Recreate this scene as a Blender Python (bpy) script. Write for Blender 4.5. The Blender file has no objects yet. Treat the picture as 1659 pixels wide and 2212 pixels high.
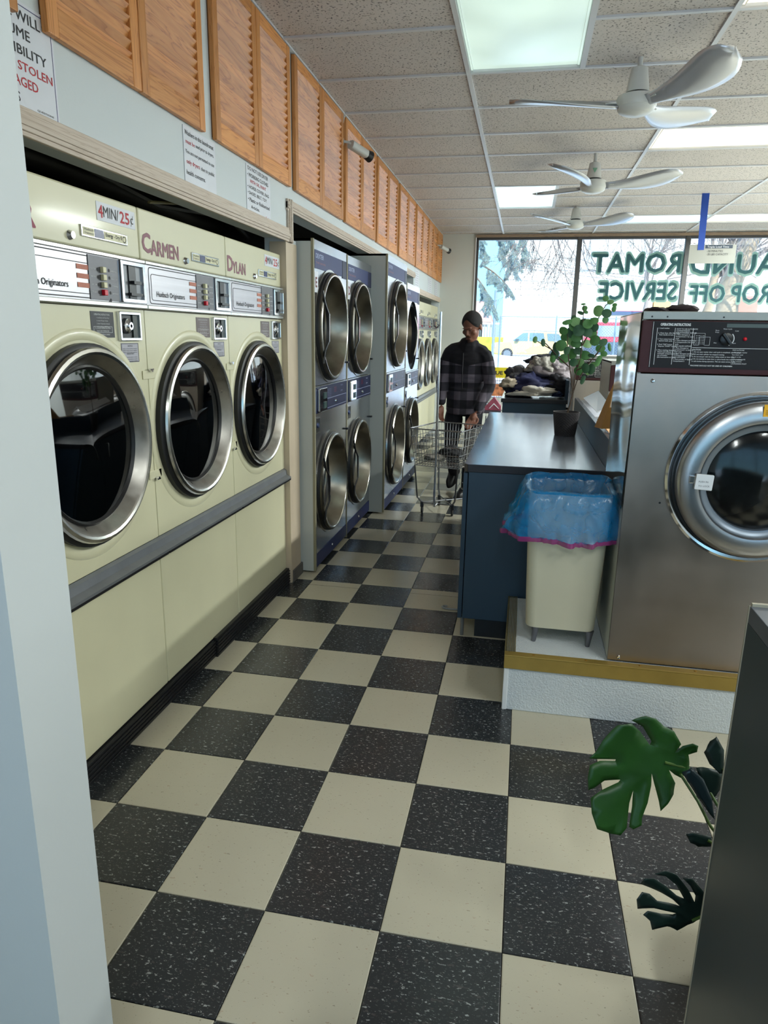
import bpy, bmesh, math, random
from mathutils import Vector, Matrix, noise
random.seed(7)
C = bpy.context.scene.collection
SC = bpy.context.scene
PI = math.pi

# ------------------------------------------------------------------ camera
FPX = 1502.87                       # focal length in pixels of the 1659 wide frame
CAM = Vector((-0.0376, -2.3275, 1.4557))
RX = Vector((0.98076, 0.19452, 0.01622)); UP = Vector((-0.06347, 0.23922, 0.96889)); FW = Vector((-0.18459, 0.95128, -0.24697))
cd = bpy.data.cameras.new('camera'); cam = bpy.data.objects.new('camera', cd); C.objects.link(cam)
cd.sensor_fit = 'HORIZONTAL'; cd.sensor_width = 36; cd.lens = FPX / 1659 * 36
cd.clip_start = 0.05; cd.clip_end = 400
m = Matrix((RX, UP, -FW)).transposed().to_4x4(); m.translation = CAM
cam.matrix_world = m
SC.camera = cam

# ------------------------------------------------------------------ sky, sun, exposure
SC.view_settings.view_transform = 'Standard'; SC.view_settings.look = 'None'
SC.view_settings.gamma = 1; SC.view_settings.use_curve_mapping = False
SC.view_settings.exposure = 0.0
SC.cycles.use_denoising = True
SC.cycles.max_bounces = 7; SC.cycles.diffuse_bounces = 4; SC.cycles.glossy_bounces = 4
SC.cycles.transmission_bounces = 6; SC.cycles.transparent_max_bounces = 12
SC.cycles.sample_clamp_indirect = 6; SC.cycles.caustics_reflective = False; SC.cycles.caustics_refractive = False
W = bpy.data.worlds.new('World'); SC.world = W; W.use_nodes = True
nt = W.node_tree; bg = nt.nodes['Background']
tc = nt.nodes.new('ShaderNodeTexCoord'); sp = nt.nodes.new('ShaderNodeSeparateXYZ'); cr = nt.nodes.new('ShaderNodeValToRGB')
nt.links.new(tc.outputs['Generated'], sp.inputs[0]); nt.links.new(sp.outputs[2], cr.inputs[0]); nt.links.new(cr.outputs[0], bg.inputs[0])
cr.color_ramp.elements[0].position = 0.0; cr.color_ramp.elements[0].color = (.38, .76, 1, 1)
cr.color_ramp.elements[1].position = 0.45; cr.color_ramp.elements[1].color = (.36, .62, 1, 1)
bg.inputs[1].default_value = 2.1
sd = bpy.data.lights.new('sun', 'SUN'); sun = bpy.data.objects.new('sun', sd); C.objects.link(sun)
sd.energy = 9; sd.angle = .01; sd.color = (1, .95, .86)
sun.rotation_euler = (math.radians(50), 0, math.radians(28))     # high behind the shop, lights the street

# fill lamps added out of view to brighten the room; housings come with the ceiling
FILL_LAMPS = [(.2, -3.4, .7), (1.6, -1.6, .6), (2.9, 1.2, 1.8), (2.9, -1.8, .9), (2.9, 4.0, 4), (2.9, 5.9, 6)]
for bx_, by_, e_ in FILL_LAMPS:
    ld = bpy.data.lights.new('fill_lamp_light', 'AREA'); lo = bpy.data.objects.new('fill_lamp_light', ld); C.objects.link(lo)
    ld.shape = 'RECTANGLE'; ld.size = .16; ld.size_y = 1.15; ld.energy = 46 * e_; ld.color = (.93, 1, .97)
    lo.location = (bx_, by_, 2.775)

# ------------------------------------------------------------------ helpers
def lin(c):
    return tuple((v / 255 / 12.92 if v / 255 <= .04045 else ((v / 255 + .055) / 1.055) ** 2.4) for v in c)
MATS = {}
def mat(name, rgb=(128, 128, 128), rough=.5, metal=0, var=0, vscale=8, bump=0, bscale=60, emit=0, alpha=None, coat=0, rvar=0, stretch=None, spec=None, trans=0):
    """a procedural material: base colour with noise variation, noise bump and roughness variation"""
    if name in MATS: return MATS[name]
    M = bpy.data.materials.new(name); M.use_nodes = True; MATS[name] = M
    n = M.node_tree.nodes; l = M.node_tree.links; b = n['Principled BSDF']
    col = lin(rgb)
    b.inputs['Base Color'].default_value = (*col, 1); b.inputs['Roughness'].default_value = rough; b.inputs['Metallic'].default_value = metal
    if coat: b.inputs['Coat Weight'].default_value = coat; b.inputs['Coat Roughness'].default_value = .1
    if spec is not None: b.inputs['Specular IOR Level'].default_value = spec
    if trans: b.inputs['Transmission Weight'].default_value = trans
    tcn = n.new('ShaderNodeTexCoord'); src = tcn.outputs['Object']
    if stretch:
        mp = n.new('ShaderNodeMapping'); mp.inputs['Scale'].default_value = stretch; l.new(src, mp.inputs[0]); src = mp.outputs[0]
    if var or rvar:
        nz = n.new('ShaderNodeTexNoise'); nz.inputs['Scale'].default_value = vscale; nz.inputs['Detail'].default_value = 5; l.new(src, nz.inputs[0])
        if var:
            r = n.new('ShaderNodeValToRGB'); l.new(nz.outputs[0], r.inputs[0]); r.color_ramp.elements[0].position = .3; r.color_ramp.elements[1].position = .7
            r.color_ramp.elements[0].color = (*[v * (1 - var) for v in col], 1); r.color_ramp.elements[1].color = (*[min(1, v * (1 + var * .5)) for v in col], 1)
            l.new(r.outputs[0], b.inputs['Base Color'])
        if rvar:
            mr = n.new('ShaderNodeMapRange'); l.new(nz.outputs[0], mr.inputs[0]); mr.inputs[1].default_value = .3; mr.inputs[2].default_value = .7
            mr.inputs[3].default_value = max(0, rough - rvar); mr.inputs[4].default_value = rough + rvar; l.new(mr.outputs[0], b.inputs['Roughness'])
    if bump:
        nb = n.new('ShaderNodeTexNoise'); nb.inputs['Scale'].default_value = bscale; nb.inputs['Detail'].default_value = 3; l.new(src, nb.inputs[0])
        bp = n.new('ShaderNodeBump'); bp.inputs['Strength'].default_value = bump; bp.inputs['Distance'].default_value = .01; l.new(nb.outputs[0], bp.inputs['Height']); l.new(bp.outputs[0], b.inputs['Normal'])
    if emit: b.inputs['Emission Color'].default_value = (*col, 1); b.inputs['Emission Strength'].default_value = emit
    if alpha is not None: b.inputs['Alpha'].default_value = alpha
    return M
def glassy(name, tint, gloss=.08, rough=.02, see=1.0):
    """thin pane: clear transmission plus a fresnel reflection"""
    M = bpy.data.materials.new(name); M.use_nodes = True; n = M.node_tree.nodes; l = M.node_tree.links
    n.remove(n['Principled BSDF']); o = n['Material Output']
    t = n.new('ShaderNodeBsdfTransparent'); t.inputs[0].default_value = (*[v * see for v in tint], 1)
    g = n.new('ShaderNodeBsdfGlossy'); g.inputs['Roughness'].default_value = rough; g.inputs[0].default_value = (1, 1, 1, 1)
    f = n.new('ShaderNodeFresnel'); f.inputs[0].default_value = 1.5
    a = n.new('ShaderNodeMath'); a.operation = 'ADD'; a.inputs[1].default_value = gloss; l.new(f.outputs[0], a.inputs[0])
    mx = n.new('ShaderNodeMixShader'); l.new(a.outputs[0], mx.inputs[0]); l.new(t.outputs[0], mx.inputs[1]); l.new(g.outputs[0], mx.inputs[2]); l.new(mx.outputs[0], o.inputs[0])
    MATS[name] = M
    return M
def frame(o, ex, ey, ez=None):
    ex = Vector(ex).normalized(); ey = Vector(ey).normalized(); ez = ex.cross(ey) if ez is None else Vector(ez)
    M = Matrix((ex, ey, ez)).transposed().to_4x4(); M.translation = Vector(o); return M
def FL(x, y, z): return frame((x, y, z), (0, 1, 0), (0, 0, 1))      # a face that looks +X (left wall things): a along Y, b up, c out
def FF(x, y, z): return frame((x, y, z), (1, 0, 0), (0, 0, 1))      # a face that looks -Y: a along X, b up, c out
def worigin(o):
    v = Vector((0, 0, 0))
    while o is not None: v += o.location; o = o.parent
    return v
TXT = {}
TS = bpy.data.scenes.new('text_bench'); TC = TS.collection; TVL = TS.view_layers[0]
class G:
    """collects geometry in world coordinates, then links it as ONE mesh object"""
    def __init__(s, M=None): s.v = []; s.f = []; s.M = M or Matrix()
    def pts(s, ps):
        i = len(s.v); s.v += [tuple(s.M @ Vector(p)) for p in ps]; return i
    def poly(s, ps, f=None):
        i = s.pts(ps); s.f += [tuple(range(i, i + len(ps)))] if f is None else [tuple(i + k for k in q) for q in f]; return s
    def box(s, x0, x1, y0, y1, z0, z1):
        return s.poly([(x0, y0, z0), (x1, y0, z0), (x1, y1, z0), (x0, y1, z0), (x0, y0, z1), (x1, y0, z1), (x1, y1, z1), (x0, y1, z1)],
                      [(0, 3, 2, 1), (4, 5, 6, 7), (0, 1, 5, 4), (1, 2, 6, 5), (2, 3, 7, 6), (3, 0, 4, 7)])
    def cb(s, x, y, z, a, b, c): return s.box(x - a / 2, x + a / 2, y - b / 2, y + b / 2, z - c / 2, z + c / 2)
    def lathe(s, prof, o=(0, 0, 0), n=40, a0=0, a1=2 * PI, close=False):
        """prof [(r, c)] turned about the frame's c axis at o=(a, b, c)"""
        full = abs(a1 - a0 - 2 * PI) < 1e-6; k = n if full else n + 1; i0 = len(s.v); P = []
        for r, c in prof:
            for j in range(k):
                t = a0 + (a1 - a0) * j / n; P.append((o[0] + r * math.cos(t), o[1] + r * math.sin(t), o[2] + c))
        s.pts(P); L = len(prof)
        for i in range(L if close else L - 1):
            for j in range(n):
                j2 = (j + 1) % k if full else j + 1; i2 = (i + 1) % L
                s.f.append((i0 + i * k + j, i0 + i * k + j2, i0 + i2 * k + j2, i0 + i2 * k + j))
        return s
    def disc(s, o, r, n=32): return s.poly([(o[0] + r * math.cos(2 * PI * j / n), o[1] + r * math.sin(2 * PI * j / n), o[2]) for j in range(n)])
    def tube(s, pts, r, n=8, caps=True):
        pts = [Vector(p) for p in pts]; rs = r if isinstance(r, (list, tuple)) else [r] * len(pts); i0 = len(s.v); P = []
        up = None
        for i, p in enumerate(pts):
            d = (pts[min(i + 1, len(pts) - 1)] - pts[max(i - 1, 0)]).normalized()
            if up is None: up = Vector((0, 0, 1)) if abs(d.z) < .9 else Vector((1, 0, 0))
            a = d.cross(up)
            if a.length < 1e-4: a = d.orthogonal()
            a.normalize(); b = a.cross(d); up = b
            P += [p + rs[i] * (math.cos(2 * PI * j / n) * a + math.sin(2 * PI * j / n) * b) for j in range(n)]
        s.pts(P)
        for i in range(len(pts) - 1):
            for j in range(n): s.f.append((i0 + i * n + j, i0 + i * n + (j + 1) % n, i0 + (i + 1) * n + (j + 1) % n, i0 + (i + 1) * n + j))
        if caps: s.f += [tuple(i0 + j for j in range(n))[::-1], tuple(i0 + (len(pts) - 1) * n + j for j in range(n))]
        return s
    def ell(s, c, r, n=16, k=10, R=None, fn=None):
        i0 = len(s.v); P = []
        for i in range(1, k):
            for j in range(n):
                ph = PI * i / k; t = 2 * PI * j / n; d = Vector((math.sin(ph) * math.cos(t), math.sin(ph) * math.sin(t), math.cos(ph)))
                q = Vector((d.x * r[0], d.y * r[1], d.z * r[2])); 
                if fn: q = fn(q, d)
                if R: q = R @ q
                P.append(Vector(c) + q)
        for d in (1, -1):
            q = Vector((0, 0, d * r[2])); q = fn(q, Vector((0, 0, d))) if fn else q; q = R @ q if R else q; P.append(Vector(c) + q)
        s.pts(P); T = i0 + (k - 1) * n
        for i in range(k - 2):
            for j in range(n): s.f.append((i0 + i * n + j, i0 + (i + 1) * n + j, i0 + (i + 1) * n + (j + 1) % n, i0 + i * n + (j + 1) % n))
        for j in range(n):
            s.f.append((T, i0 + j, i0 + (j + 1) % n)); s.f.append((T + 1, i0 + (k - 2) * n + (j + 1) % n, i0 + (k - 2) * n + j))
        return s
    def prism(s, out, c0, c1):
        n = len(out); i = s.pts([(a, b, c0) for a, b in out] + [(a, b, c1) for a, b in out])
        s.f += [tuple(i + k for k in range(n))[::-1], tuple(i + n + k for k in range(n))]
        s.f += [(i + k, i + (k + 1) % n, i + n + (k + 1) % n, i + n + k) for k in range(n)]; return s
    def rrect(s, a0, a1, b0, b1, r, c0, c1, n=4): return s.prism(rr(a0, a1, b0, b1, r, n), c0, c1)
    def ringrect(s, a0, a1, b0, b1, w, c0, c1, r=0.0):
        """a picture-frame ring"""
        o = rr(a0, a1, b0, b1, r, 3); q = rr(a0 + w, a1 - w, b0 + w, b1 - w, max(r - w, .0005), 3); n = len(o)
        i = s.pts([(a, b, c0) for a, b in o] + [(a, b, c1) for a, b in o] + [(a, b, c0) for a, b in q] + [(a, b, c1) for a, b in q])
        for k in range(n):
            k2 = (k + 1) % n
            s.f += [(i + k, i + k2, i + n + k2, i + n + k), (i + n + k, i + n + k2, i + 3 * n + k2, i + 3 * n + k), (i + 3 * n + k, i + 3 * n + k2, i + 2 * n + k2, i + 2 * n + k)]
        return s
    def holed(s, a0, a1, b0, b1, ca, cb_, r, c0, c1, n=48):
        """a rectangular plate with a round hole"""
        def edge(t):
            dx, dy = math.cos(t), math.sin(t); k = min((a1 - ca) / dx if dx > 1e-9 else 1e9, (a0 - ca) / dx if dx < -1e-9 else 1e9, (b1 - cb_) / dy if dy > 1e-9 else 1e9, (b0 - cb_) / dy if dy < -1e-9 else 1e9)
            return ca + dx * k, cb_ + dy * k
        ts = sorted([2 * PI * j / n for j in range(n)] + [math.atan2(y - cb_, x - ca) % (2 * PI) for x in (a0, a1) for y in (b0, b1)])
        N = len(ts); P = [(ca + r * math.cos(t), cb_ + r * math.sin(t)) for t in ts]; E = [edge(t) for t in ts]
        i = s.pts([(a, b, c1) for a, b in P] + [(a, b, c1) for a, b in E] + [(a, b, c0) for a, b in P] + [(a, b, c0) for a, b in E])
        for k in range(N):
            k2 = (k + 1) % N
            s.f += [(i + k, i + N + k, i + N + k2, i + k2), (i + k, i + k2, i + 2 * N + k2, i + 2 * N + k), (i + N + k, i + 3 * N + k, i + 3 * N + k2, i + N + k2)]
        return s
    def text(s, t, a, b, w=None, h=None, c=.0008, bold=0, mirror=False, align='LEFT', shear=0, size=None, depth=.0006):
        """lettering in the a/b plane; its lower left (or centre) at a, b; fitted to width w and cap height h"""
        key = (t, shear)
        if key not in TXT:
            cu = bpy.data.curves.new('t', 'FONT'); cu.body = t; cu.size = 1; cu.extrude = 0; cu.resolution_u = 2; cu.shear = shear; cu.align_x = 'LEFT'
            ob = bpy.data.objects.new('t', cu); TC.objects.link(ob); TVL.update()
            me = bpy.data.meshes.new_from_object(ob.evaluated_get(TVL.depsgraph))
            TXT[key] = ([v.co.copy() for v in me.vertices], [tuple(p.vertices) for p in me.polygons])
            bpy.data.objects.remove(ob); bpy.data.curves.remove(cu); bpy.data.meshes.remove(me)
        vs, fs = TXT[key]
        if not vs: return s
        x0 = min(v.x for v in vs); x1 = max(v.x for v in vs); y0 = min(v.y for v in vs); y1 = max(v.y for v in vs)
        if size: sx = sy = size
        else:
            sy = h / (y1 - y0) if h else None; sx = w / (x1 - x0) if w else None
            sx = sx or sy; sy = sy or sx
        W_ = (x1 - x0) * sx; off = {'LEFT': 0, 'CENTER': -W_ / 2, 'RIGHT': -W_}[align]
        base = y0 if not size else 0
        for q, (ox, oy) in enumerate([(0, 0)] if not bold else [(0, 0)] + [(bold * sy * math.cos(PI * w8 / 4), bold * sy * math.sin(PI * w8 / 4)) for w8 in range(0, 8, 2 if bold < .025 else 1)]):
            P = []
            for v in vs:
                x = (v.x - x0) * sx; x = W_ - x if mirror else x
                P.append((a + off + x + ox, b + (v.y - base) * sy + oy, c + q * 2e-6))
            s.poly(P, [f[::-1] for f in fs] if mirror else fs)
        return s
    def build(s, name, material, parent=None, smooth=False, bevel=0, seg=2, flip=False, angle=40):
        me = bpy.data.meshes.new(name); o0 = worigin(parent) if parent is not None else Vector((0, 0, 0))
        me.from_pydata([tuple(Vector(p) - o0) for p in s.v], [], s.f); me.validate()
        bm = bmesh.new(); bm.from_mesh(me); bmesh.ops.recalc_face_normals(bm, faces=bm.faces) if not flip else None
        bm.to_mesh(me); bm.free()
        if smooth:
            for p in me.polygons: p.use_smooth = True
            if angle < 179: me.set_sharp_from_angle(angle=math.radians(angle))
        for q in (material if isinstance(material, (list, tuple)) else [material]): me.materials.append(q)
        o = bpy.data.objects.new(name, me); C.objects.link(o); o.parent = parent
        if bevel:
            b = o.modifiers.new('bevel', 'BEVEL'); b.width = bevel; b.segments = seg; b.limit_method = 'ANGLE'; b.angle_limit = .7
        return o
def rr(a0, a1, b0, b1, r, n=4):
    r = max(r, .0004); P = []
    for ca, cb_, t0 in ((a1 - r, b1 - r, 0), (a0 + r, b1 - r, PI / 2), (a0 + r, b0 + r, PI), (a1 - r, b0 + r, 1.5 * PI)):
        P += [(ca + r * math.cos(t0 + PI / 2 * k / n), cb_ + r * math.sin(t0 + PI / 2 * k / n)) for k in range(n + 1)]
    return P
def tag(o, label=None, cat=None, group=None, kind=None):
    if label: o['label'] = label
    if cat: o['category'] = cat
    if group: o['group'] = group
    if kind: o['kind'] = kind
    return o
def thing(name, label, cat, loc, group=None, kind=None):
    o = bpy.data.objects.new(name, None); C.objects.link(o); o.location = loc; o.empty_display_size = .1
    return tag(o, label, cat, group, kind)
def copy_tree(o, parent=None):
    c = o.copy(); C.objects.link(c); c.parent = parent
    for ch in [x for x in KIDS.get(o.name, [])]: copy_tree(ch, c)
    return c
KIDS = {}
def index_kids():
    KIDS.clear()
    for x in C.objects:
        if x.parent: KIDS.setdefault(x.parent.name, []).append(x)
def at(u, v, Y):
    """world point at depth plane y = Y along the line of sight measured at (u, v) in the 1659x2212 frame"""
    d = RX * ((u - 829.5) / FPX) - UP * ((v - 1106) / FPX) + FW
    return CAM + d * ((Y - CAM.y) / d.y)
def nz(p, s=1, o=0): return noise.noise(Vector(p) * s + Vector((o, o * 1.7, -o)))

# ------------------------------------------------------------------ materials
def M_tile(name, base, flecks, fc, thr):
    M = mat(name, base, .3); n = M.node_tree.nodes; l = M.node_tree.links; b = n['Principled BSDF']
    ge = n.new('ShaderNodeNewGeometry'); oi = n.new('ShaderNodeObjectInfo')
    mp = n.new('ShaderNodeMapping'); mp.inputs['Scale'].default_value = (1, 1.9, 1); l.new(ge.outputs['Position'], mp.inputs[0])
    big = n.new('ShaderNodeTexNoise'); big.inputs['Scale'].default_value = 6; big.inputs['Detail'].default_value = 4; l.new(ge.outputs['Position'], big.inputs[0])
    hue = n.new('ShaderNodeMixRGB'); hue.inputs[1].default_value = (*[v * .92 for v in lin(base)], 1); hue.inputs[2].default_value = (*[v * 1.06 for v in lin(base)], 1)
    ad = n.new('ShaderNodeMath'); ad.operation = 'ADD'; bm_ = n.new('ShaderNodeMapRange'); l.new(big.outputs[0], bm_.inputs[0]); bm_.inputs[1].default_value = .1; bm_.inputs[2].default_value = .9; bm_.inputs[3].default_value = .2; bm_.inputs[4].default_value = .8; l.new(bm_.outputs[0], ad.inputs[0]); m2 = n.new('ShaderNodeMath'); m2.operation = 'MULTIPLY_ADD'
    l.new(oi.outputs['Random'], m2.inputs[0]); m2.inputs[1].default_value = .36; m2.inputs[2].default_value = -.18; l.new(m2.outputs[0], ad.inputs[1]); l.new(ad.outputs[0], hue.inputs[0])
    cur = hue.outputs[0]
    for sc, th, col, amt in flecks:
        z = n.new('ShaderNodeTexNoise'); z.inputs['Scale'].default_value = sc; z.inputs['Detail'].default_value = 2.5; z.inputs['Roughness'].default_value = .65; l.new(mp.outputs[0], z.inputs[0])
        r = n.new('ShaderNodeValToRGB'); l.new(z.outputs[0], r.inputs[0]); r.color_ramp.elements[0].position = th; r.color_ramp.elements[1].position = th + .03
        r.color_ramp.elements[0].color = (0, 0, 0, 1); r.color_ramp.elements[1].color = (amt, amt, amt, 1)
        mx = n.new('ShaderNodeMixRGB'); l.new(r.outputs[0], mx.inputs[0]); l.new(cur, mx.inputs[1]); mx.inputs[2].default_value = (*lin(col), 1); cur = mx.outputs[0]
    l.new(cur, b.inputs['Base Color'])
    rn = n.new('ShaderNodeMapRange'); l.new(big.outputs[0], rn.inputs[0]); rn.inputs[1].default_value = .3; rn.inputs[2].default_value = .7; rn.inputs[3].default_value = .19; rn.inputs[4].default_value = .27; rn.interpolation_type = 'SMOOTHSTEP'
    l.new(rn.outputs[0], b.inputs['Roughness'])
    return M
tile_dark = M_tile('black_floor_tile', (46, 48, 51), [(66, .618, (176, 180, 178), .75), (120, .61, (108, 116, 114), .6), (36, .63, (84, 80, 80), .6)], None, 0)
tile_cream = M_tile('cream_floor_tile', (202, 194, 172), [(62, .66, (150, 138, 118), .7), (110, .68, (128, 120, 104), .7), (45, .67, (176, 150, 128), .6)], None, 0)
grout = mat('floor_adhesive', (40, 38, 34), .8)
def M_wood(name, c0, c1, c2, sc=(26, 2.2, 26), rough=.42):
    M = mat(name, c1, rough); n = M.node_tree.nodes; l = M.node_tree.links; b = n['Principled BSDF']
    t = n.new('ShaderNodeTexCoord'); oi = n.new('ShaderNodeObjectInfo'); ad = n.new('ShaderNodeVectorMath'); ad.operation = 'ADD'
    cm = n.new('ShaderNodeCombineXYZ'); mu = n.new('ShaderNodeMath'); mu.operation = 'MULTIPLY'; mu.inputs[1].default_value = 37; l.new(oi.outputs['Random'], mu.inputs[0]); l.new(mu.outputs[0], cm.inputs[0]); l.new(mu.outputs[0], cm.inputs[2])
    mp = n.new('ShaderNodeMapping'); mp.inputs['Scale'].default_value = sc; l.new(t.outputs['Object'], ad.inputs[0]); l.new(cm.outputs[0], ad.inputs[1]); l.new(ad.outputs[0], mp.inputs[0])
    z = n.new('ShaderNodeTexNoise'); z.inputs['Scale'].default_value = 1.0; z.inputs['Detail'].default_value = 3; z.inputs['Distortion'].default_value = .6; l.new(mp.outputs[0], z.inputs[0])
    w = n.new('ShaderNodeMath'); w.operation = 'MULTIPLY'; w.inputs[1].default_value = 9; l.new(z.outputs[0], w.inputs[0]); fr = n.new('ShaderNodeMath'); fr.operation = 'FRACT'; l.new(w.outputs[0], fr.inputs[0])
    r = n.new('ShaderNodeValToRGB'); l.new(fr.outputs[0], r.inputs[0]); e = r.color_ramp.elements; e[0].position = 0; e[0].color = (*lin(c0), 1); e[1].position = 1; e[1].color = (*lin(c1), 1)
    q = e.new(.22); q.color = (*lin(c1), 1); q = e.new(.6); q.color = (*lin(c2), 1)
    vm = n.new('ShaderNodeMapRange'); l.new(oi.outputs['Random'], vm.inputs[0]); vm.inputs[3].default_value = .82; vm.inputs[4].default_value = 1.12
    vx = n.new('ShaderNodeMixRGB'); vx.blend_type = 'MULTIPLY'; vx.inputs[0].default_value = 1; l.new(r.outputs[0], vx.inputs[1]); l.new(vm.outputs[0], vx.inputs[2]); l.new(vx.outputs[0], b.inputs['Base Color'])
    bp = n.new('ShaderNodeBump'); bp.inputs['Strength'].default_value = .08; bp.inputs['Distance'].default_value = .002; l.new(fr.outputs[0], bp.inputs['Height']); l.new(bp.outputs[0], b.inputs['Normal'])
    return M
oak = M_wood('oak_along', (184, 112, 54), (214, 142, 76), (226, 156, 90), (20, 1.5, 20))
oak_up = M_wood('oak_upright', (176, 108, 52), (206, 136, 70), (218, 148, 84), (30, 30, 1.6))
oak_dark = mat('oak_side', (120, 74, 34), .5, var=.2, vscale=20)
trim_wood = M_wood('pale_wood_trim', (186, 164, 146), (206, 188, 170), (214, 198, 182), (50, 2, 60), .5)
wallp = mat('white_wall_paint', (214, 220, 222), .6, bump=.05, bscale=120)
wall_end = mat('far_wall_paint', (206, 208, 202), .6, bump=.06, bscale=150)
beige = mat('beige_jamb_paint', (206, 188, 164), .5, var=.05)
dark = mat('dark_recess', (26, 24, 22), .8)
blackrub = mat('black_rubber', (24, 25, 28), .45, var=.2, vscale=20)
enamel = mat('cream_enamel', (222, 217, 184), .36, var=.05, vscale=3, coat=.15, rvar=.08)
enamel2 = mat('cream_enamel_upper', (218, 213, 180), .38, var=.04, vscale=3, coat=.1)
steel = mat('brushed_steel', (196, 198, 204), .2, 1, var=.05, vscale=3, rvar=.03, bump=.02, bscale=5)
steel_ring = mat('spun_steel_ring', (158, 154, 148), .33, 1, var=.12, vscale=30, rvar=.06)
steel_lip = mat('polished_steel_lip', (200, 198, 192), .22, 1)
band_dark = mat('dark_band_steel', (96, 92, 84), .35, .9)
steel_bronze = mat('dark_spun_steel', (150, 144, 132), .3, 1, var=.1, vscale=25)
chrome = mat('chrome', (225, 225, 228), .1, 1)
fascia_steel = mat('fascia_steel', (168, 166, 170), .36, 1, var=.08, vscale=60, stretch=(1, .03, 1))
aluminium = mat('grey_aluminium', (150, 153, 158), .42, .75, var=.08, vscale=14)
plate_grey = mat('graphite_plate', (104, 104, 108), .45, .5, var=.1, vscale=6)
ink = mat('black_ink', (32, 32, 36), .6)
ink_red = mat('red_ink', (190, 40, 52), .6)
ink_blue = mat('blue_ink', (60, 90, 170), .6)
ink_white = mat('white_ink', (222, 224, 226), .6)
mauve = mat('mauve_lettering', (142, 84, 98), .5)
red_vinyl = mat('raspberry_lettering', (150, 44, 72), .5)
paper = mat('paper', (226, 228, 236), .45, var=.04, vscale=10, bump=.1, bscale=12)
blackpl = mat('black_plastic', (22, 22, 25), .35)
redpl = mat('red_button', (214, 24, 44), .3)
creampl = mat('cream_button', (222, 216, 176), .4)
navy = mat('navy_panel', (40, 50, 98), .45, spec=.3)
navy_dark = mat('dark_navy_panel', (18, 24, 58), .4, spec=.3)
side_grey = mat('grey_painted_side', (196, 200, 196), .5, var=.05, vscale=2)
side_edge = mat('olive_corner_strip', (150, 144, 118), .5, var=.1)
glass_door = glassy('tinted_door_glass', (.10, .15, .18), .05, .03)
glass_win = glassy('window_glass', (.93, .97, .97), 0, 0)
glass_clear = glassy('clear_door_glass', (.6, .6, .6), .0, .12)
drum = mat('drum_steel', (60, 72, 82), .45, .6, var=.2, vscale=30)
counter_top = mat('slate_laminate_top', (104, 112, 128), .2, .15, var=.05, vscale=4, rvar=.03, coat=.3)
counter_side = mat('blue_laminate', (46, 68, 88), .42, var=.05, vscale=3)
counter_edge = mat('dark_edge_band', (38, 33, 40), .4)
teal_dark = mat('dark_teal_laminate', (40, 58, 66), .4, var=.12, vscale=3)
stucco = mat('white_stucco', (216, 222, 226), .8, bump=.5, bscale=160, var=.05, vscale=4)
gold = mat('gold_nosing', (178, 150, 78), .42, .55, var=.15, vscale=8)
bronze = mat('ribbed_bronze_strip', (134, 122, 82), .5, .4, var=.2, vscale=20)
bin_pl = mat('cream_bin_plastic', (216, 210, 186), .42, var=.05, vscale=3)
maroon = mat('maroon_fascia', (62, 26, 30), .5, spec=.3)
charcoal = mat('charcoal_panel', (38, 38, 42), .6, spec=.2)
washer_steel = mat('washer_front_steel', (166, 155, 147), .38, 1, var=.16, vscale=3.2, rvar=.1)
washer_side = mat('washer_side_paint', (196, 196, 186), .35, var=.04)
fan_white = mat('fan_white_enamel', (206, 206, 202), .35)
blade_mat = mat('fan_blade_silver', (196, 198, 204), .28, .55)
tbar = mat('ceiling_grid_enamel', (214, 214, 216), .4)
bluepl = mat('blue_strip', (14, 66, 160), .45)
cardboard = mat('cardboard', (190, 142, 78), .7, var=.1, vscale=10)
skin = mat('skin', (130, 84, 66), .5, var=.12, vscale=9)
hair_m = mat('black_hair', (22, 19, 20), .8, bump=.6, bscale=300)
pot_m = mat('woven_pot', (48, 44, 46), .7, var=.15)
leaf_g = mat('eucalyptus_leaf', (70, 122, 62), .5, var=.25, vscale=10)
leaf_g2 = mat('eucalyptus_leaf_dark', (40, 84, 52), .5, var=.25, vscale=10)
leaf_g3 = mat('eucalyptus_leaf_pale', (112, 156, 96), .5, var=.2, vscale=10)
stem_m = mat('brown_stem', (74, 58, 46), .7)
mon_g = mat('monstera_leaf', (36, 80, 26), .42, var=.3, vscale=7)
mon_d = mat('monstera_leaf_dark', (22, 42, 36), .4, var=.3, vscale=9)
mullion_m = mat('dark_bronze_frame', (78, 76, 76), .45, .3)
snow = mat('snow', (235, 240, 248), .8, bump=.6, bscale=3)

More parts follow.
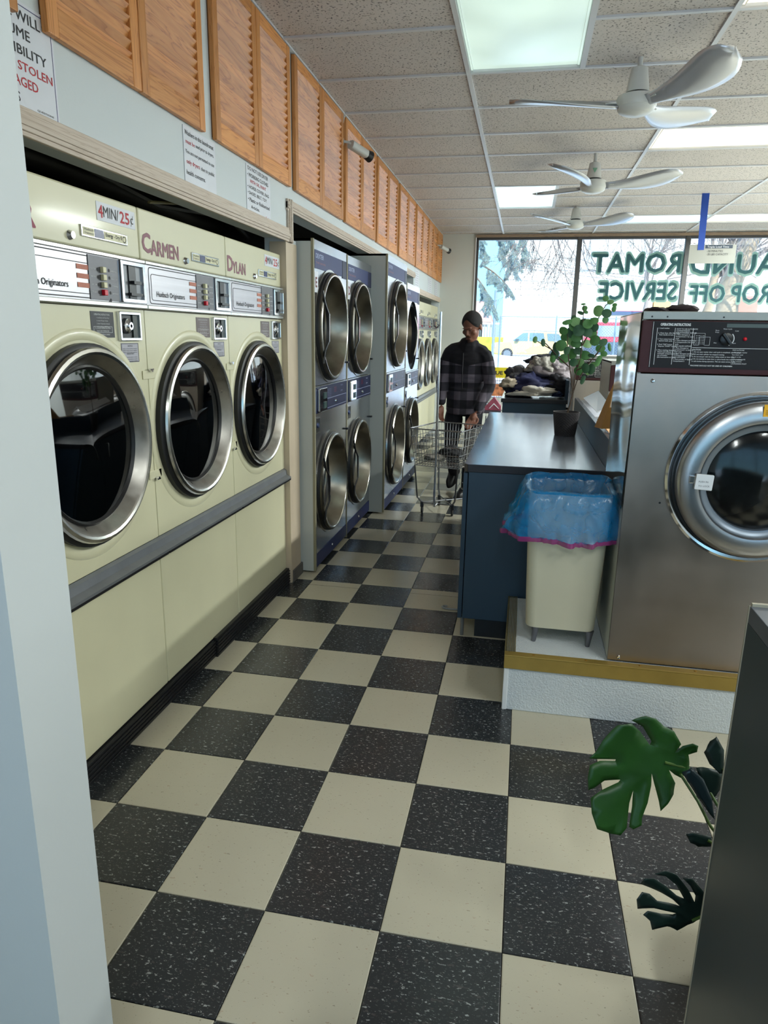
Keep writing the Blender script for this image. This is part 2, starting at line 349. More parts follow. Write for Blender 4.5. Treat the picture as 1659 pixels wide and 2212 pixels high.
def acoustic():
    M = mat('acoustic_tile', (176, 166, 158), .9); n = M.node_tree.nodes; l = M.node_tree.links; b = n['Principled BSDF']
    g = n.new('ShaderNodeNewGeometry'); oi = n.new('ShaderNodeObjectInfo')
    z = n.new('ShaderNodeTexNoise'); z.inputs['Scale'].default_value = 85; z.inputs['Detail'].default_value = 2; l.new(g.outputs['Position'], z.inputs[0])
    r = n.new('ShaderNodeValToRGB'); l.new(z.outputs[0], r.inputs[0]); r.color_ramp.elements[0].position = .34; r.color_ramp.elements[0].color = (.22, .2, .19, 1)
    r.color_ramp.elements[1].position = .42; r.color_ramp.elements[1].color = (*lin((214, 206, 201)), 1)
    mx = n.new('ShaderNodeMixRGB'); mx.blend_type = 'MULTIPLY'; mx.inputs[0].default_value = 1; mr = n.new('ShaderNodeMapRange'); l.new(oi.outputs['Random'], mr.inputs[0]); mr.inputs[3].default_value = .93; mr.inputs[4].default_value = 1.05
    l.new(r.outputs[0], mx.inputs[1]); l.new(mr.outputs[0], mx.inputs[2]); l.new(mx.outputs[0], b.inputs['Base Color'])
    bp = n.new('ShaderNodeBump'); bp.inputs['Strength'].default_value = .6; bp.inputs['Distance'].default_value = .006; l.new(r.outputs[0], bp.inputs['Height']); l.new(bp.outputs[0], b.inputs['Normal'])
    return M
acou = acoustic()
def lens(name, col, s):
    """prismatic lamp lens, brighter where its tubes lie"""
    M = mat(name, (230, 235, 230), .3); n = M.node_tree.nodes; l = M.node_tree.links; b = n['Principled BSDF']
    t = n.new('ShaderNodeTexCoord'); w = n.new('ShaderNodeTexNoise'); w.inputs['Scale'].default_value = 2.2; w.inputs['Detail'].default_value = 1; l.new(t.outputs['Object'], w.inputs[0])
    r = n.new('ShaderNodeMapRange'); l.new(w.outputs[0], r.inputs[0]); r.inputs[1].default_value = .3; r.inputs[2].default_value = .7; r.inputs[3].default_value = s * .8; r.inputs[4].default_value = s * 1.2
    b.inputs['Emission Color'].default_value = (*col, 1); l.new(r.outputs[0], b.inputs['Emission Strength'])
    b.inputs['Base Color'].default_value = (.25, .25, .25, 1)
    return M
lens_green = lens('lamp_lens_green', (.66, .86, .74), .85)
lens_warm = lens('lamp_lens_warm', (1, .95, .72), 1.3)
lens_cool = lens('lamp_lens_cool', (.68, .95, .93), 1.5)

# ================================================================== SETTING
ZC = 2.865; T = .3048; XW = -1.33; YF = 8.35
XR = 4.3; YB = -4.6
fl = G().box(-2.4, XR, YB, YF + .1, -.12, -.006).build('floor', grout); tag(fl, kind='structure')
def tile_mesh(nm, mt):
    g = G(); e = .0012; b = .0025; w = T / 2 - e
    P = [(-w, -w, -.006), (w, -w, -.006), (w, w, -.006), (-w, w, -.006), (-w, -w, -b * .4), (w, -w, -b * .4), (w, w, -b * .4), (-w, w, -b * .4), (-w + b, -w + b, 0), (w - b, -w + b, 0), (w - b, w - b, 0), (-w + b, w - b, 0)]
    g.poly(P, [(0, 1, 5, 4), (1, 2, 6, 5), (2, 3, 7, 6), (3, 0, 4, 7), (4, 5, 9, 8), (5, 6, 10, 9), (6, 7, 11, 10), (7, 4, 8, 11), (8, 9, 10, 11)])
    o = g.build(nm, mt); me = o.data; bpy.data.objects.remove(o); return me
tm = [tile_mesh('floor_tile', tile_cream), tile_mesh('floor_tile', tile_dark)]
rest = [G(), G()]
cnt = 0
for j in range(-13, 28):
    for i in range(-6, 14):
        x0, y0 = (i + .5) * T, (j + .5) * T
        if y0 > YF + .1 or x0 > XR: continue
        near = (-5 <= i <= 2 and -7 <= j <= 18) or (-4 <= i <= 1 and 18 < j <= 27)
        if near and (i >= 0 and j >= 1): near = False       # under the counters and washers
        if near and cnt < 298:
            o = bpy.data.objects.new('floor_tile', tm[(i + j) % 2]); C.objects.link(o); o.parent = fl; o.location = (x0, y0, 0); cnt += 1
        else:
            w = T / 2 - .0012; rest[(i + j) % 2].poly([(x0 - w, y0 - w, 0), (x0 + w, y0 - w, 0), (x0 + w, y0 + w, 0), (x0 - w, y0 + w, 0)])
for k in (0, 1):
    o = rest[k].build('floor_tiles_beyond', [tile_cream, tile_dark][k], fl); o['kind'] = 'stuff'
# the seam line where two rows of cream tile were pieced
for a, b in ((-4.05, -3.0), (-2.0, -.95)):
    G().box(a * T, b * T, 4.735 * T, 4.742 * T, -.001, .0004).build('tile_seam', grout, fl)
# ceiling
ce = G().box(-2.4, XR, YB, YF + .1, ZC + .05, ZC + .12).build('ceiling', mat('plenum', (60, 58, 56), .9)); tag(ce, kind='structure')
XL = [-1.3335, -.444, .775, 1.994, 3.213, XR]; YL = [2.02 + .6096 * k for k in range(-11, 11)]
YL = [y for y in YL if YB < y < YF - .05] + [YF]
SKIP = {}
def inr(v, a, b): return a - .01 < v < b + .01
LAMPS = [('A', -.444, .1656, .8008, 2.02, lens_green, 'large ceiling lamp with a greenish lens, nearest the camera'),
         ('B', -.444, .1656, 5.068, 6.287, lens_cool, 'square-looking ceiling lamp with a pale aqua lens, behind the second fan'),
         ('C', .775, 1.994, 3.239, 3.849, lens_warm, 'long ceiling lamp glowing warm yellow, right of the middle fan'),
         ('D', .775, 1.994, 6.897, 7.506, lens_cool, 'far ceiling lamp left of the blue hanging strip'),
         ('E', 1.994, 3.213, 6.897, 7.506, lens_warm, 'far ceiling lamp right of the blue hanging strip'),
         ('F', .775, 1.994, .8008, 1.4104, lens_warm, 'ceiling lamp cut by the top right corner of the picture')]
def lamp_over(x0, x1, y0, y1):
    for L in LAMPS:
        if x0 < L[2] - .02 and x1 > L[1] + .02 and y0 < L[4] - .02 and y1 > L[3] + .02: return L
pm = {}
def panel(x0, x1, y0, y1):
    k = (round(x1 - x0, 3), round(y1 - y0, 3))
    if k not in pm:
        a, b = k[0] / 2 - .011, k[1] / 2 - .011
        o = G().poly([(-a, -b, 0), (a, -b, 0), (a, b, 0), (-a, b, 0), (-a, -b, .015), (a, -b, .015), (a, b, .015), (-a, b, .015)], [(0, 3, 2, 1), (4, 5, 6, 7), (0, 1, 5, 4), (1, 2, 6, 5), (2, 3, 7, 6), (3, 0, 4, 7)]).build('ceiling_tile', acou)
        pm[k] = o.data; bpy.data.objects.remove(o)
    o = bpy.data.objects.new('ceiling_tile', pm[k]); C.objects.link(o); o.parent = ce; o.location = ((x0 + x1) / 2, (y0 + y1) / 2, ZC + .008)
for i in range(len(XL) - 1):
    for j in range(len(YL) - 1):
        x0, x1, y0, y1 = XL[i], XL[i + 1], YL[j], YL[j + 1]
        L = lamp_over(x0, x1, y0, y1)
        if L is None: panel(x0, x1, y0, y1)
        elif L[2] < x1 - .1 : panel(L[2], x1, y0, y1)
for x in XL[1:5]:
    G().box(x - .012, x + .012, YB, YF, ZC - .003, ZC + .03).build('grid_bar', tbar, ce)
G().box(XW, XW + .024, YB, YF, ZC - .004, ZC + .006).build('grid_bar', tbar, ce)
for y in YL[:-1]:
    for i in range(len(XL) - 1):
        L = lamp_over(XL[i], XL[i + 1], y - .1, y + .1)
        xs = XL[i] + .012
        if L and L[0] in 'AB' and L[3] + .1 < y < L[4] - .1: xs = L[2]
        G().box(xs, XL[i + 1] - .012, y - .011, y + .011, ZC - .002, ZC + .03).build('grid_bar', tbar, ce)
for n_, x0, x1, y0, y1, lm, lb in LAMPS:
    t = thing('ceiling_lamp', lb, 'ceiling lamp', ((x0 + x1) / 2, (y0 + y1) / 2, ZC))
    g = G(frame((x0, y0, ZC), (1, 0, 0), (0, 1, 0)))
    g.ringrect(.006, x1 - x0 - .006, .006, y1 - y0 - .006, .022, .0, .02); g.box(.006, x1 - x0 - .006, .006, y1 - y0 - .006, .021, .045)
    g.build('housing', tbar, t)
    q = G(); a, b = x1 - x0 - .03, y1 - y0 - .03; NX = 10; i0 = 0     # slightly sagging lens
    P = []; F = []
    for iy in range(NX + 1):
        for ix in range(NX + 1):
            u, v = ix / NX, iy / NX; P.append((x0 + .015 + a * u, y0 + .015 + b * v, ZC + .012 - .016 * math.sin(PI * u) * math.sin(PI * v)))
    for iy in range(NX):
        for ix in range(NX): k = iy * (NX + 1) + ix; F.append((k, k + 1, k + NX + 2, k + NX + 1))
    q.poly(P, F); q.build('lens', lm, t, smooth=True)
    if n_ in 'AB': G().box(x1 - .012, x1 + .016, y0, y1, ZC - .003, ZC + .03).build('grid_bar', tbar, ce)
for bx_, by_, e_ in FILL_LAMPS:  # plain box housings over the added, unseen fill lamps
    t = thing('fill_lamp', {(.2, -3.4): 'added fill lamp on the ceiling farthest behind the camera', (1.6, -1.6): 'added fill lamp on the ceiling to the right behind the camera', (2.9, 1.2): 'added fill lamp above the washers, nearest of its row in front', (2.9, -1.8): 'added fill lamp by the right wall behind the camera', (2.9, 4.0): 'added fill lamp by the right wall halfway to the window', (2.9, 5.9): 'added fill lamp by the right wall nearest the window'}[(bx_, by_)], 'ceiling lamp', (bx_, by_, ZC), 'added fill lamps out of view')
    G().box(bx_ - .09, bx_ + .09, by_ - .6, by_ + .6, 2.785, ZC - .004).build('housing', tbar, t)
# walls
def wall(name, boxes, m_, **k):
    g = G()
    for b in boxes: g.box(*b)
    return tag(g.build(name, m_), kind='structure')
wall('wall_left', [(-1.45, XW, -1.7, 1.54, 1.95, ZC + .05), (-1.45, XW, 1.54, 5.85, 2.10, ZC + .05), (-1.45, XW, 5.85, 6.12, 0, ZC + .05), (-1.45, XW, 6.12, YF, 1.95, ZC + .05),
                   (-1.45, XW, 1.452, 1.625, 0, 1.95), (-1.45, XW, YF - .02, YF, 0, 1.95)], wallp)
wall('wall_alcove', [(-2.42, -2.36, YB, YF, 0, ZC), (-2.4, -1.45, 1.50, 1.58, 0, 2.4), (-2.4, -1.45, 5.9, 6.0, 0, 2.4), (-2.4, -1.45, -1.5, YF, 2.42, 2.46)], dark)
wall('wall_near_left', [(-2.4, -.6525, -1.62, -1.5, 0, ZC)], mat('partition_paint', (198, 202, 202), .6, bump=.03))
wall('wall_right', [(XR, XR + .1, YB, YF, 0, ZC)], wallp)
wall('wall_back', [(-2.4, -1.3, YB - .1, YB, 0, ZC), (3.2, XR, YB - .1, YB, 0, ZC), (-1.3, 3.2, YB - .1, YB, 0, .35), (-1.3, 3.2, YB - .1, YB, 2.6, ZC), (-2.4, -2.3, YB, -1.62, 0, ZC)], wallp)
g = G(); [g.box(x - .03, x + .03, YB - .08, YB - .02, .35, 2.6) for x in (-1.27, .2, 1.7, 3.17)]; g.box(-1.3, 3.2, YB - .08, YB - .02, .35, .4); g.box(-1.3, 3.2, YB - .08, YB - .02, 2.55, 2.6)
w2 = tag(g.build('window_2', mullion_m), kind='structure'); G().box(-1.24, 3.14, YB - .052, YB - .048, .4, 2.55).build('pane', glass_win, w2)
wall('wall_far', [(-2.45, -.835, YF, YF + .14, 0, ZC + .05), (-.835, XR, YF, YF + .14, 0, .42), (-.835, XR, YF, YF + .14, 2.825, ZC + .05)], wall_end)
g = G().box(-.815, XR, YF - .02, YF + .06, 2.815, 2.835)
wf = thing('window_1', None, None, (-.8, YF, .42), kind='structure')
G().box(-.835, -.822, YF - .02, YF + .02, .4, 2.86).build('white_edge', mat('white_edge_strip', (236, 238, 240), .4), wf)
fr = G().box(-.822, -.79, YF, YF + .07, .42, 2.83)
for x in (.61, 2.04, 3.47): fr.box(x - .032, x + .032, YF - .01, YF + .07, .42, 2.83)
fr.box(-.82, XR, YF, YF + .07, 2.79, 2.825).box(-.82, XR, YF - .01, YF + .07, .40, .46)
fr.build('window_frame', mullion_m, wf, bevel=.004)
for a, b in ((-.79, .578), (.642, 2.008), (2.072, 3.438), (3.502, XR)): G().box(a, b, YF + .03, YF + .036, .46, 2.79).build('pane', glass_win, wf)
tag(G().box(-.83, XR, YF - .035, YF, 2.822, 2.86).build('trim_1', M_wood('brown_window_trim', (112, 92, 76), (140, 118, 98), (150, 128, 106), (3, 40, 40))), kind='structure')
# casings of the dryer openings (pale wood with a stepped profile)
def casing(n_, y0, y1, z, w=.07, endl=False, endr=False, jz=0):
    g = G()
    for a, b, c in ((0, w, .012), (.012, w - .012, .017), (.024, w - .03, .021)):
        g.box(XW, XW + c, y0, y1, z + a, z + b)
    return tag(g.build(n_, trim_wood, bevel=.002), kind='structure')
casing('trim_2', -1.5, 1.475, 1.93); casing('trim_3', 1.46, 5.9, 2.085, .06); casing('trim_4', 6.05, YF - .005, 1.93, .065)
g = G()
for a, b, c in ((0, .075, .013), (.012, .06, .019), (.026, .045, .023)): g.box(XW, XW + c, 1.468 + a, 1.468 + b, 1.93, 2.145)
tag(g.build('trim_5', trim_wood, bevel=.002), kind='structure')
tag(G().box(XW - .09, XW + .002, 1.446, 1.627, 0, 1.93).build('trim_6', beige), kind='structure')
tag(G().box(XW - .02, XW + .012, 1.47, 1.64, 0, .07).build('baseboard_left', mat('grey_baseboard', (92, 88, 84), .6)), kind='structure')
g = G()
for y0, y1, dx, h in ((-1.5, .42, 0, .085), (.42, 1.44, .012, .095)):
    g.box(-1.40, -1.352 + dx, y0, y1, 0, h)
    for k in range(5): g.box(-1.40, -1.346 + dx, y0, y1, .01 + k * .016, .019 + k * .016)
rb = tag(g.build('baseboard_dryers', blackrub, bevel=.002), kind='structure')

# ================================================================== LOUVRED CABINETS
def slat_mesh(w):
    g = G(frame((0, 0, 0), (0, 1, 0), (-math.sin(.55), 0, -math.cos(.55))))    # a along Y, b down and outward
    g.box(0, w, 0, .0365, -.003, .003); o = g.build('slat', oak); me = o.data; bpy.data.objects.remove(o); return me
SL = {}
CY = [(-.48, .462), (.558, 1.50), (1.573, 2.594), (2.66, 3.65), (3.72, 4.665), (4.766, 5.776), (5.843, 6.848), (6.89, 7.752), (7.80, 8.33)]
clabel = ['oak louvred cupboard nearest the camera, cut by the top of the picture', 'second oak louvred cupboard from the camera, above the taped notices', 'third oak louvred cupboard, just left of the first security camera',
          'fourth oak louvred cupboard, behind the white security camera', 'fifth oak louvred cupboard from the camera along the ceiling', 'sixth oak louvred cupboard from the camera', 'seventh oak louvred cupboard from the camera',
          'second to last oak louvred cupboard before the window wall', 'narrow last oak louvred cupboard in the corner by the window wall', 'sliver of an oak cupboard at the top left corner']
ZB = 2.205; XD = -1.3065
def cabinet(y0, y1, lb, doors=2):
    t = thing('wall_cupboard', lb, 'cupboard', (XW, y0, ZB), 'oak louvred cupboards under the ceiling')
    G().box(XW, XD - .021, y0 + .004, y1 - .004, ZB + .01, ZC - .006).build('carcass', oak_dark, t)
    dw = (y1 - y0) / doors
    for k in range(doors):
        a, b = y0 + k * dw + .002, y0 + (k + 1) * dw - .003
        s = .048; x0, x1 = XD - .02, XD
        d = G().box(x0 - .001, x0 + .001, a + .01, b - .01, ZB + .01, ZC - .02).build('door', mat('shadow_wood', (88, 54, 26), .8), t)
        G().box(x0, x1, a, a + s, ZB, ZC - .008).build('stile', oak_up, d, bevel=.003); G().box(x0, x1, b - s, b, ZB, ZC - .008).build('stile', oak_up, d, bevel=.003)
        G().box(x0, x1 - .001, a + s, b - s, ZB, ZB + .075).build('rail', oak, d, bevel=.002); G().box(x0, x1 - .001, a + s, b - s, ZC - .06, ZC - .008).build('rail', oak, d, bevel=.002)
        w = round(b - a - 2 * s, 3)
        if w not in SL: SL[w] = slat_mesh(w)
        z = ZC - .062
        while z > ZB + .085:
            o = bpy.data.objects.new('slat', SL[w]); C.objects.link(o); o.parent = d; o.location = Vector((XD - .003, a + s, z)) - worigin(d); z -= .0335
for (a, b), lb in zip(CY, clabel): cabinet(a, b, lb, 1 if b - a < .6 else 2)
cabinet(-1.05, -.585, clabel[-1], 1)

# ================================================================== NOTICES
def notice(name, label, y0, y1, z0, z1, lines, m_=paper, tilt=0, cat='notice', border=None, X=XW):
    t = thing(name, label, cat, (X + .001, y0, z0)); w, h = y1 - y0, z1 - z0
    F = FL(X + .001, y0, z0) @ Matrix.Rotation(tilt, 4, 'Z')
    G(F).box(0, w, 0, h, 0, .0015).build('sheet', m_, t)
    if border: G(F).ringrect(.008, w - .008, .008, h - .008, .002, .0015, .002).build('border', border, t)
    for tx, a, b, ww, hh, mm in lines: G(F).text(tx, a * w, b * h, ww * w, hh * h, c=.0022, bold=.012).build('print', mm, t)
    return t
notice('notice', 'bordered notice about lost or stolen articles at the far left, cut by the wall edge', -.80, -.432, 1.985, 2.245, [
    ('TIME WILL', .34, .83, .52, .09, ink), ('ASSUME', .34, .68, .40, .09, ink), ('RESPONSIBILITY', .10, .53, .80, .085, ink), ('LOST, STOLEN', .30, .38, .65, .09, ink_red),
    ('DAMAGED', .34, .25, .44, .085, ink_red), ('ARTICLES', .20, .10, .38, .085, ink), ('QUESTIONS', .75, .08, .18, .02, ink)], border=mat('notice_border', (60, 60, 110), .6))
notice('notice', 'white notice that washers must be used before dryers, under the nearest cupboard', .305, .582, 1.972, 2.195, [
    ('Washers in this laundromat', .04, .87, .90, .07, ink), ('must be', .06, .74, .27, .06, ink_red), ('used prior to dryers.', .36, .73, .58, .075, ink), ('You are not permitted to use', .04, .57, .90, .075, ink),
    ('only dryers', .06, .41, .40, .085, ink_red), ('due to public', .50, .41, .44, .075, ink), ('health concerns.', .05, .26, .58, .07, ink), ('Thanks', .78, .06, .16, .04, ink_blue)])
notice('notice', 'white notice listing clothes not to dry, under the second cupboard', .912, 1.222, 1.985, 2.198, [
    ('DO NOT USE DRYER', .06, .89, .84, .075, ink), ('• WORKING CLOTHES', .04, .76, .86, .075, ink), ('WITH OIL, PAINT', .14, .64, .66, .075, ink_red), ('• HORSE COVER, RAG', .04, .52, .88, .075, ink),
    ('• SHOES, BELT, TOY', .04, .40, .78, .075, ink), ('• Plastic or Rubberized', .04, .27, .9, .075, ink), ('Articles.', .16, .14, .34, .065, ink), ('Thanks', .76, .05, .18, .05, ink_red)])
for k, (a, b, lb) in enumerate([(5.95, 6.25, 'pale notice sheet nearest the dark vent on the far header'), (7.05, 7.4, 'middle pale notice sheet on the far header'), (7.75, 8.05, 'pale notice sheet nearest the window wall on the far header')]):
    notice('notice', lb, a, b, 2.0, 2.19, [('= = = = =', .2, .1 + .13 * q, .6, .04, mat('grey_ink', (120, 120, 126), .6)) for q in range(7)])

# ================================================================== SINGLE DRYERS (cream)
DW = .722
def front_door(parent, F, ca, cb_, r, mring, mglass, handle=False, depth=.07, gl=.80, cd=.006):
    """lathed porthole door in frame F: gasket, ring, lip, glass"""
    d = G(F).lathe([(r + .012, .0), (r + .012, depth * .45), (r + .004, depth * .55), (r - .004, depth * .6)], (ca, cb_, 0), 56).build('door', blackrub, parent, smooth=True)
    G(F).lathe([(r - .004, depth * .55), (r, depth * .8), (r - .004, depth * 1.0), (r - .014, depth * 1.08), (r - .022, depth * 1.0)], (ca, cb_, 0), 56).build('rim', steel_lip, d, smooth=True)
    G(F).lathe([(r - .022, depth * 1.0), (r - .03, depth * .85), (r * gl + .006, cd + .006), (r * gl, cd)], (ca, cb_, 0), 56).build('ring', mring, d, smooth=True)
    G(F).lathe([(r * gl + .008, cd + .010), (r * gl + .001, cd + .014), (r * gl - .007, cd + .004)], (ca, cb_, 0), 56).build('seal', blackpl, d, smooth=True)
    G(F).lathe([(r * gl, cd + .004), (r * gl * .6, cd + .010), (0.0001, cd + .014)], (ca, cb_, 0), 48).build('glass', mglass, d, smooth=True)
    return d
def cream_dryer(y0, name_text, label, X=-1.36, price=True, lock=True, instr='black', name_w=.26):
    W_ = DW; t = thing('tumble_dryer', label, 'dryer', (X, y0, 0), 'cream single dryers'); F = FL(X, y0, 0); g = .0025
    # body: sides, top, back
    G(F).box(g, .02, .09, 1.86, -.85, -.02).box(W_ - .02, W_ - g, .09, 1.86, -.85, -.02).box(g, W_ - g, 1.842, 1.858, -.85, -.02).box(g, W_ - g, .09, 1.86, -.87, -.85).build('cabinet', enamel2, t)
    G(F).box(g, W_ - g, 1.693, 1.862, -.02, 0).build('top_panel', enamel2, t, bevel=.006)
    G(F).holed(g, W_ - g, 0.70, 1.525, .350, 1.100, .300, -.02, 0).build('front_panel', enamel, t, smooth=False)
    # pressed flange around the door
    G(F).lathe([(.36, 0), (.355, .004), (.335, .004), (.325, 0)], (.350, 1.100, 0), 64).build('flange', enamel, t, smooth=True)
    lp = G(F).box(g, W_ - g, .09, .645, -.014, .001).build('lint_panel', enamel, t, bevel=.004)
    G(F).lathe([(.0001, .006), (.009, .006), (.011, .001)], (.37, .625, 0), 14).build('panel_lock', chrome, lp, smooth=True)
    # grey ledge
    le = G(F).poly([(0, .698, 0), (W_, .698, 0), (W_, .690, .012), (0, .690, .012), (0, .664, .016), (W_, .664, .016), (W_, .652, .04), (0, .652, .04), (0, .643, .04), (W_, .643, .04), (W_, .643, 0), (0, .643, 0)],
                   [(0, 1, 2, 3), (3, 2, 5, 4), (4, 5, 6, 7), (7, 6, 9, 8), (8, 9, 10, 11), (0, 3, 4, 7, 8, 11), (1, 10, 9, 6, 5, 2)]).build('ledge', aluminium, t)
    G(F).box(.004, W_ - .004, .634, .6425, .0, .041).build('ledge_edge', blackpl, le)
    # fascia
    fa = G(F).box(.002, W_ - .002, 1.527, 1.692, 0, .012).build('fascia', fascia_steel, t, bevel=.003)
    G(F).box(.002, W_ - .002, 1.678, 1.69, .012, .018).box(.002, W_ - .002, 1.529, 1.543, .012, .018).build('fascia_rail', steel_lip, fa, bevel=.002)
    L = G(F); L.ringrect(.025, .43, 1.548, 1.672, .003, .012, .0128, .012); L.ringrect(.04, .425, 1.56, 1.65, .0022, .012, .0128, .010)
    L.text('Huebsch Originators', .075, 1.569, .215, None, c=.0132, bold=.01); L.build('print', ink, fa)
    for k in range(3): G(F).box(.335, .395, 1.637 - .026 * k - .007, 1.637 - .026 * k + .007, .0126, .0134).build('price_sticker', mat('orange_sticker', (202, 128, 108), .6, var=.1, vscale=200), fa)
    bpn = G(F).box(.393, .553, 1.546, 1.676, .012, .0145).build('button_panel', plate_grey, t)
    for k in range(4): G(F).box(.452, .470, 1.645 - .0225 * k - .017, 1.645 - .0225 * k, .0145, .026).build('button', redpl if k == 3 else creampl, bpn, bevel=.0015)
    D = G(F)
    for k in range(4): D.disc((.438, 1.636 - .0225 * k, .0150), .0055, 10)
    for k in range(5): D.disc((.500, 1.638 - .0225 * k, .0150), .0055, 10)
    D.build('indicator', ink, bpn)
    D = G(F)
    for k, s_ in enumerate(('HIGH TEMP', 'PERM PRESS', 'LOW TEMP', 'START')): D.text(s_, .402, 1.634 - .0225 * k, .028, .004, c=.0150)
    for k, s_ in enumerate(('OPERATING', 'SELECTED', 'COIN', 'DRYING')): D.text(s_, .510, 1.634 - .0225 * k, .034, .004, c=.0150)
    D.build('print', ink_white, bpn)
    cs = G(F).ringrect(.560, W_ - .012, 1.545, 1.677, .014, .012, .022, .004).build('coin_meter', chrome, t, bevel=.002)
    G(F).box(.572, W_ - .026, 1.557, 1.665, .0122, .013).build('meter_back', mat('meter_grey', (120, 122, 126), .4, .4), cs)
    G(F).box(.612, .655, 1.557, 1.665, .013, .017).box(.622, .668, 1.606, 1.616, .017, .03).box(.600, .672, 1.568, 1.577, .017, .03).build('coin_slide', blackpl, cs)
    # lock box
    lb = G(F).ringrect(.548, .680, 1.422, 1.516, .010, 0, .012, .004).build('coin_vault', chrome, t, bevel=.002)
    G(F).box(.556, .672, 1.430, 1.508, .0005, .0015).build('vault_recess', blackpl, lb)
    G(F).lathe([(.026, .002), (.024, .012), (.014, .018), (.0125, .022), (.006, .022), (.006, .014)], (.598, 1.470, 0), 24).build('lock', chrome, lb, smooth=True)
    G(F).box(.636, .670, 1.432, 1.506, .0015, .006).build('vault_side', mat('vault_green_grey', (52, 58, 56), .4), lb)
    ins = G(F).box(.402, .528, 1.432, 1.512, 0, .0012).build('instruction_sticker', mat('sticker_black', (44, 46, 52), .5) if instr == 'black' else mat('sticker_brown', (110, 96, 96), .5), t)
    D = G(F)
    D.text('OPERATING INSTRUCTIONS', .42, 1.500, .085, .0055, c=.0018)
    for k, s_ in enumerate(('1. Load Dryer and Close Door', '2. Insert Proper Coins', '3. Select Temperature Desired', '4. Push and Release START Button')): D.text(s_, .432, 1.490 - .009 * k, .07 - .008 * (k == 1), .0048, c=.0018)
    D.ringrect(.414, .516, 1.4475, 1.4605 + .006, .001, .0012, .0018); D.text('TO CHANGE TEMPERATURE, SIMPLY', .42, 1.4585, .088, .0042, c=.0018); D.text('SELECT NEW TEMPERATURE', .43, 1.4505, .066, .0042, c=.0018)
    D.text('BEFORE BEING DRIED', .43, 1.4395, .07, .004, c=.0018); D.build('print', ink_white, ins)
    nt_ = G(F).box(.560, .668, 1.350, 1.414, 0, .0012).build('notice_plate', mat('notice_plate_grey', (176, 174, 184), .4), t)
    D = G(F); D.ringrect(.561, .667, 1.351, 1.413, .0016, .0012, .0018); D.text('NOTICE', .60, 1.402, .03, .005, c=.0018); D.text('IMPORTANT', .592, 1.376, .045, .005, c=.0018)
    for k in (0, 1, 2, 4, 5, 6): D.text('clothes must be dried in machine', .567, 1.394 - .0062 * k - (.004 if k > 3 else 0), .09, .0036, c=.0018)
    D.build('print', ink, nt_)
    # badge, lock, stickers, name
    bd = G(F).box(.388, .640, 1.727, 1.760, 0, .005).build('badge', chrome, t, bevel=.0015)
    G(F).box(.394, .452, 1.732, 1.755, .005, .006).build('badge_left', creampl, bd); G(F).box(.455, .502, 1.731, 1.756, .005, .0058).build('badge_blue', mat('badge_blue_m', (34, 46, 98), .3), bd)
    G(F).box(.505, .632, 1.732, 1.755, .005, .006).build('badge_right', creampl, bd)
    D = G(F); D.text('Huebsch', .40, 1.7455, .046, .007, c=.0065); D.text('Originators', .40, 1.7345, .046, .007, c=.0065); D.text('Energy - Dry II', .512, 1.737, .09, .014, c=.0065, bold=.02); D.lathe([(.0105, .0062), (.009, .0066), (.0075, .0062)], (.618, 1.7435, 0), 16); D.build('print', ink, bd)
    G(F).lathe([(.0001, .012), (.010, .012), (.0125, .004), (.0145, 0)], (.336, 1.722, 0), 20).build('key_lock', chrome, t, smooth=True)
    if price:
        st = G(F).box(.480, .700, 1.785, 1.840, 0, .0015).build('price_notice', paper, t)
        G(F).text('MIN/', .515, 1.798, .085, .032, c=.002, bold=.01).text('¢', .670, 1.792, .018, .034, c=.002).build('print', ink, st)
        G(F).text('4', .488, 1.795, .024, .036, c=.002, bold=.02).text('25', .608, 1.795, .056, .035, c=.002, bold=.02).build('print', ink_red, st)
    if name_text:
        D = G(F)
        D.text(name_text[0], .018 if len(name_text) > 1 else .138, 1.722, None, .062, c=.0012, bold=.03)
        if len(name_text) > 1: D.text(name_text[1:], .018 + .058, 1.718, name_w - .058, .048, c=.0012, bold=.026)
        D.build('name_lettering', mauve if len(name_text) > 1 else red_vinyl, t)
    d = front_door(t, F, .346, 1.100, .305, steel_ring, glass_door, depth=.042, cd=-.004)
    # white paper tag inside the glass, drum
    dr = G(F).lathe([(.262, .005), (.295, -.05), (.31, -.78), (.0001, -.80)], (.350, 1.100, 0), 40).build('drum', drum, t, smooth=True)
    dr.scale = (1, 1, 1)
    # hinge tabs
    for zb in (1.318, .925):
        h = G(F).box(-.04, .046, zb - .03 if zb > 1 else zb, zb if zb > 1 else zb + .03, .001, .004).build('hinge_cover', enamel, t, bevel=.001)
        G(F).tube([(.006, zb, .004), (.006, zb, .016)], .006, 8).tube([(-.006, zb + (.004 if zb > 1 else -.004), .012), (.018, zb + (.004 if zb > 1 else -.004), .012)], .0035, 6).build('hinge_pin', chrome, h)
    return t
cream_dryer(-DW, 'R', 'cream dryer nearest the camera, its door cut by the near wall edge')
cream_dryer(0, 'CARMEN', 'cream dryer in the middle of the near row, lettered CARMEN', price=False, instr='brown', name_w=.262)
cream_dryer(DW, 'DYLAN', 'cream dryer at the far end of the near row, lettered DYLAN', instr='brown', name_w=.205)
for y0, nm_, lb in ((6.15, 'ANNE', 'first of the three far cream dryers, half hidden by the open dryer door'), (6.872, 'JAKE', 'middle one of the three far cream dryers'), (7.594, 'BETH', 'last cream dryer, against the window wall')):
    cream_dryer(y0, None, lb, price=False, X=-1.345)
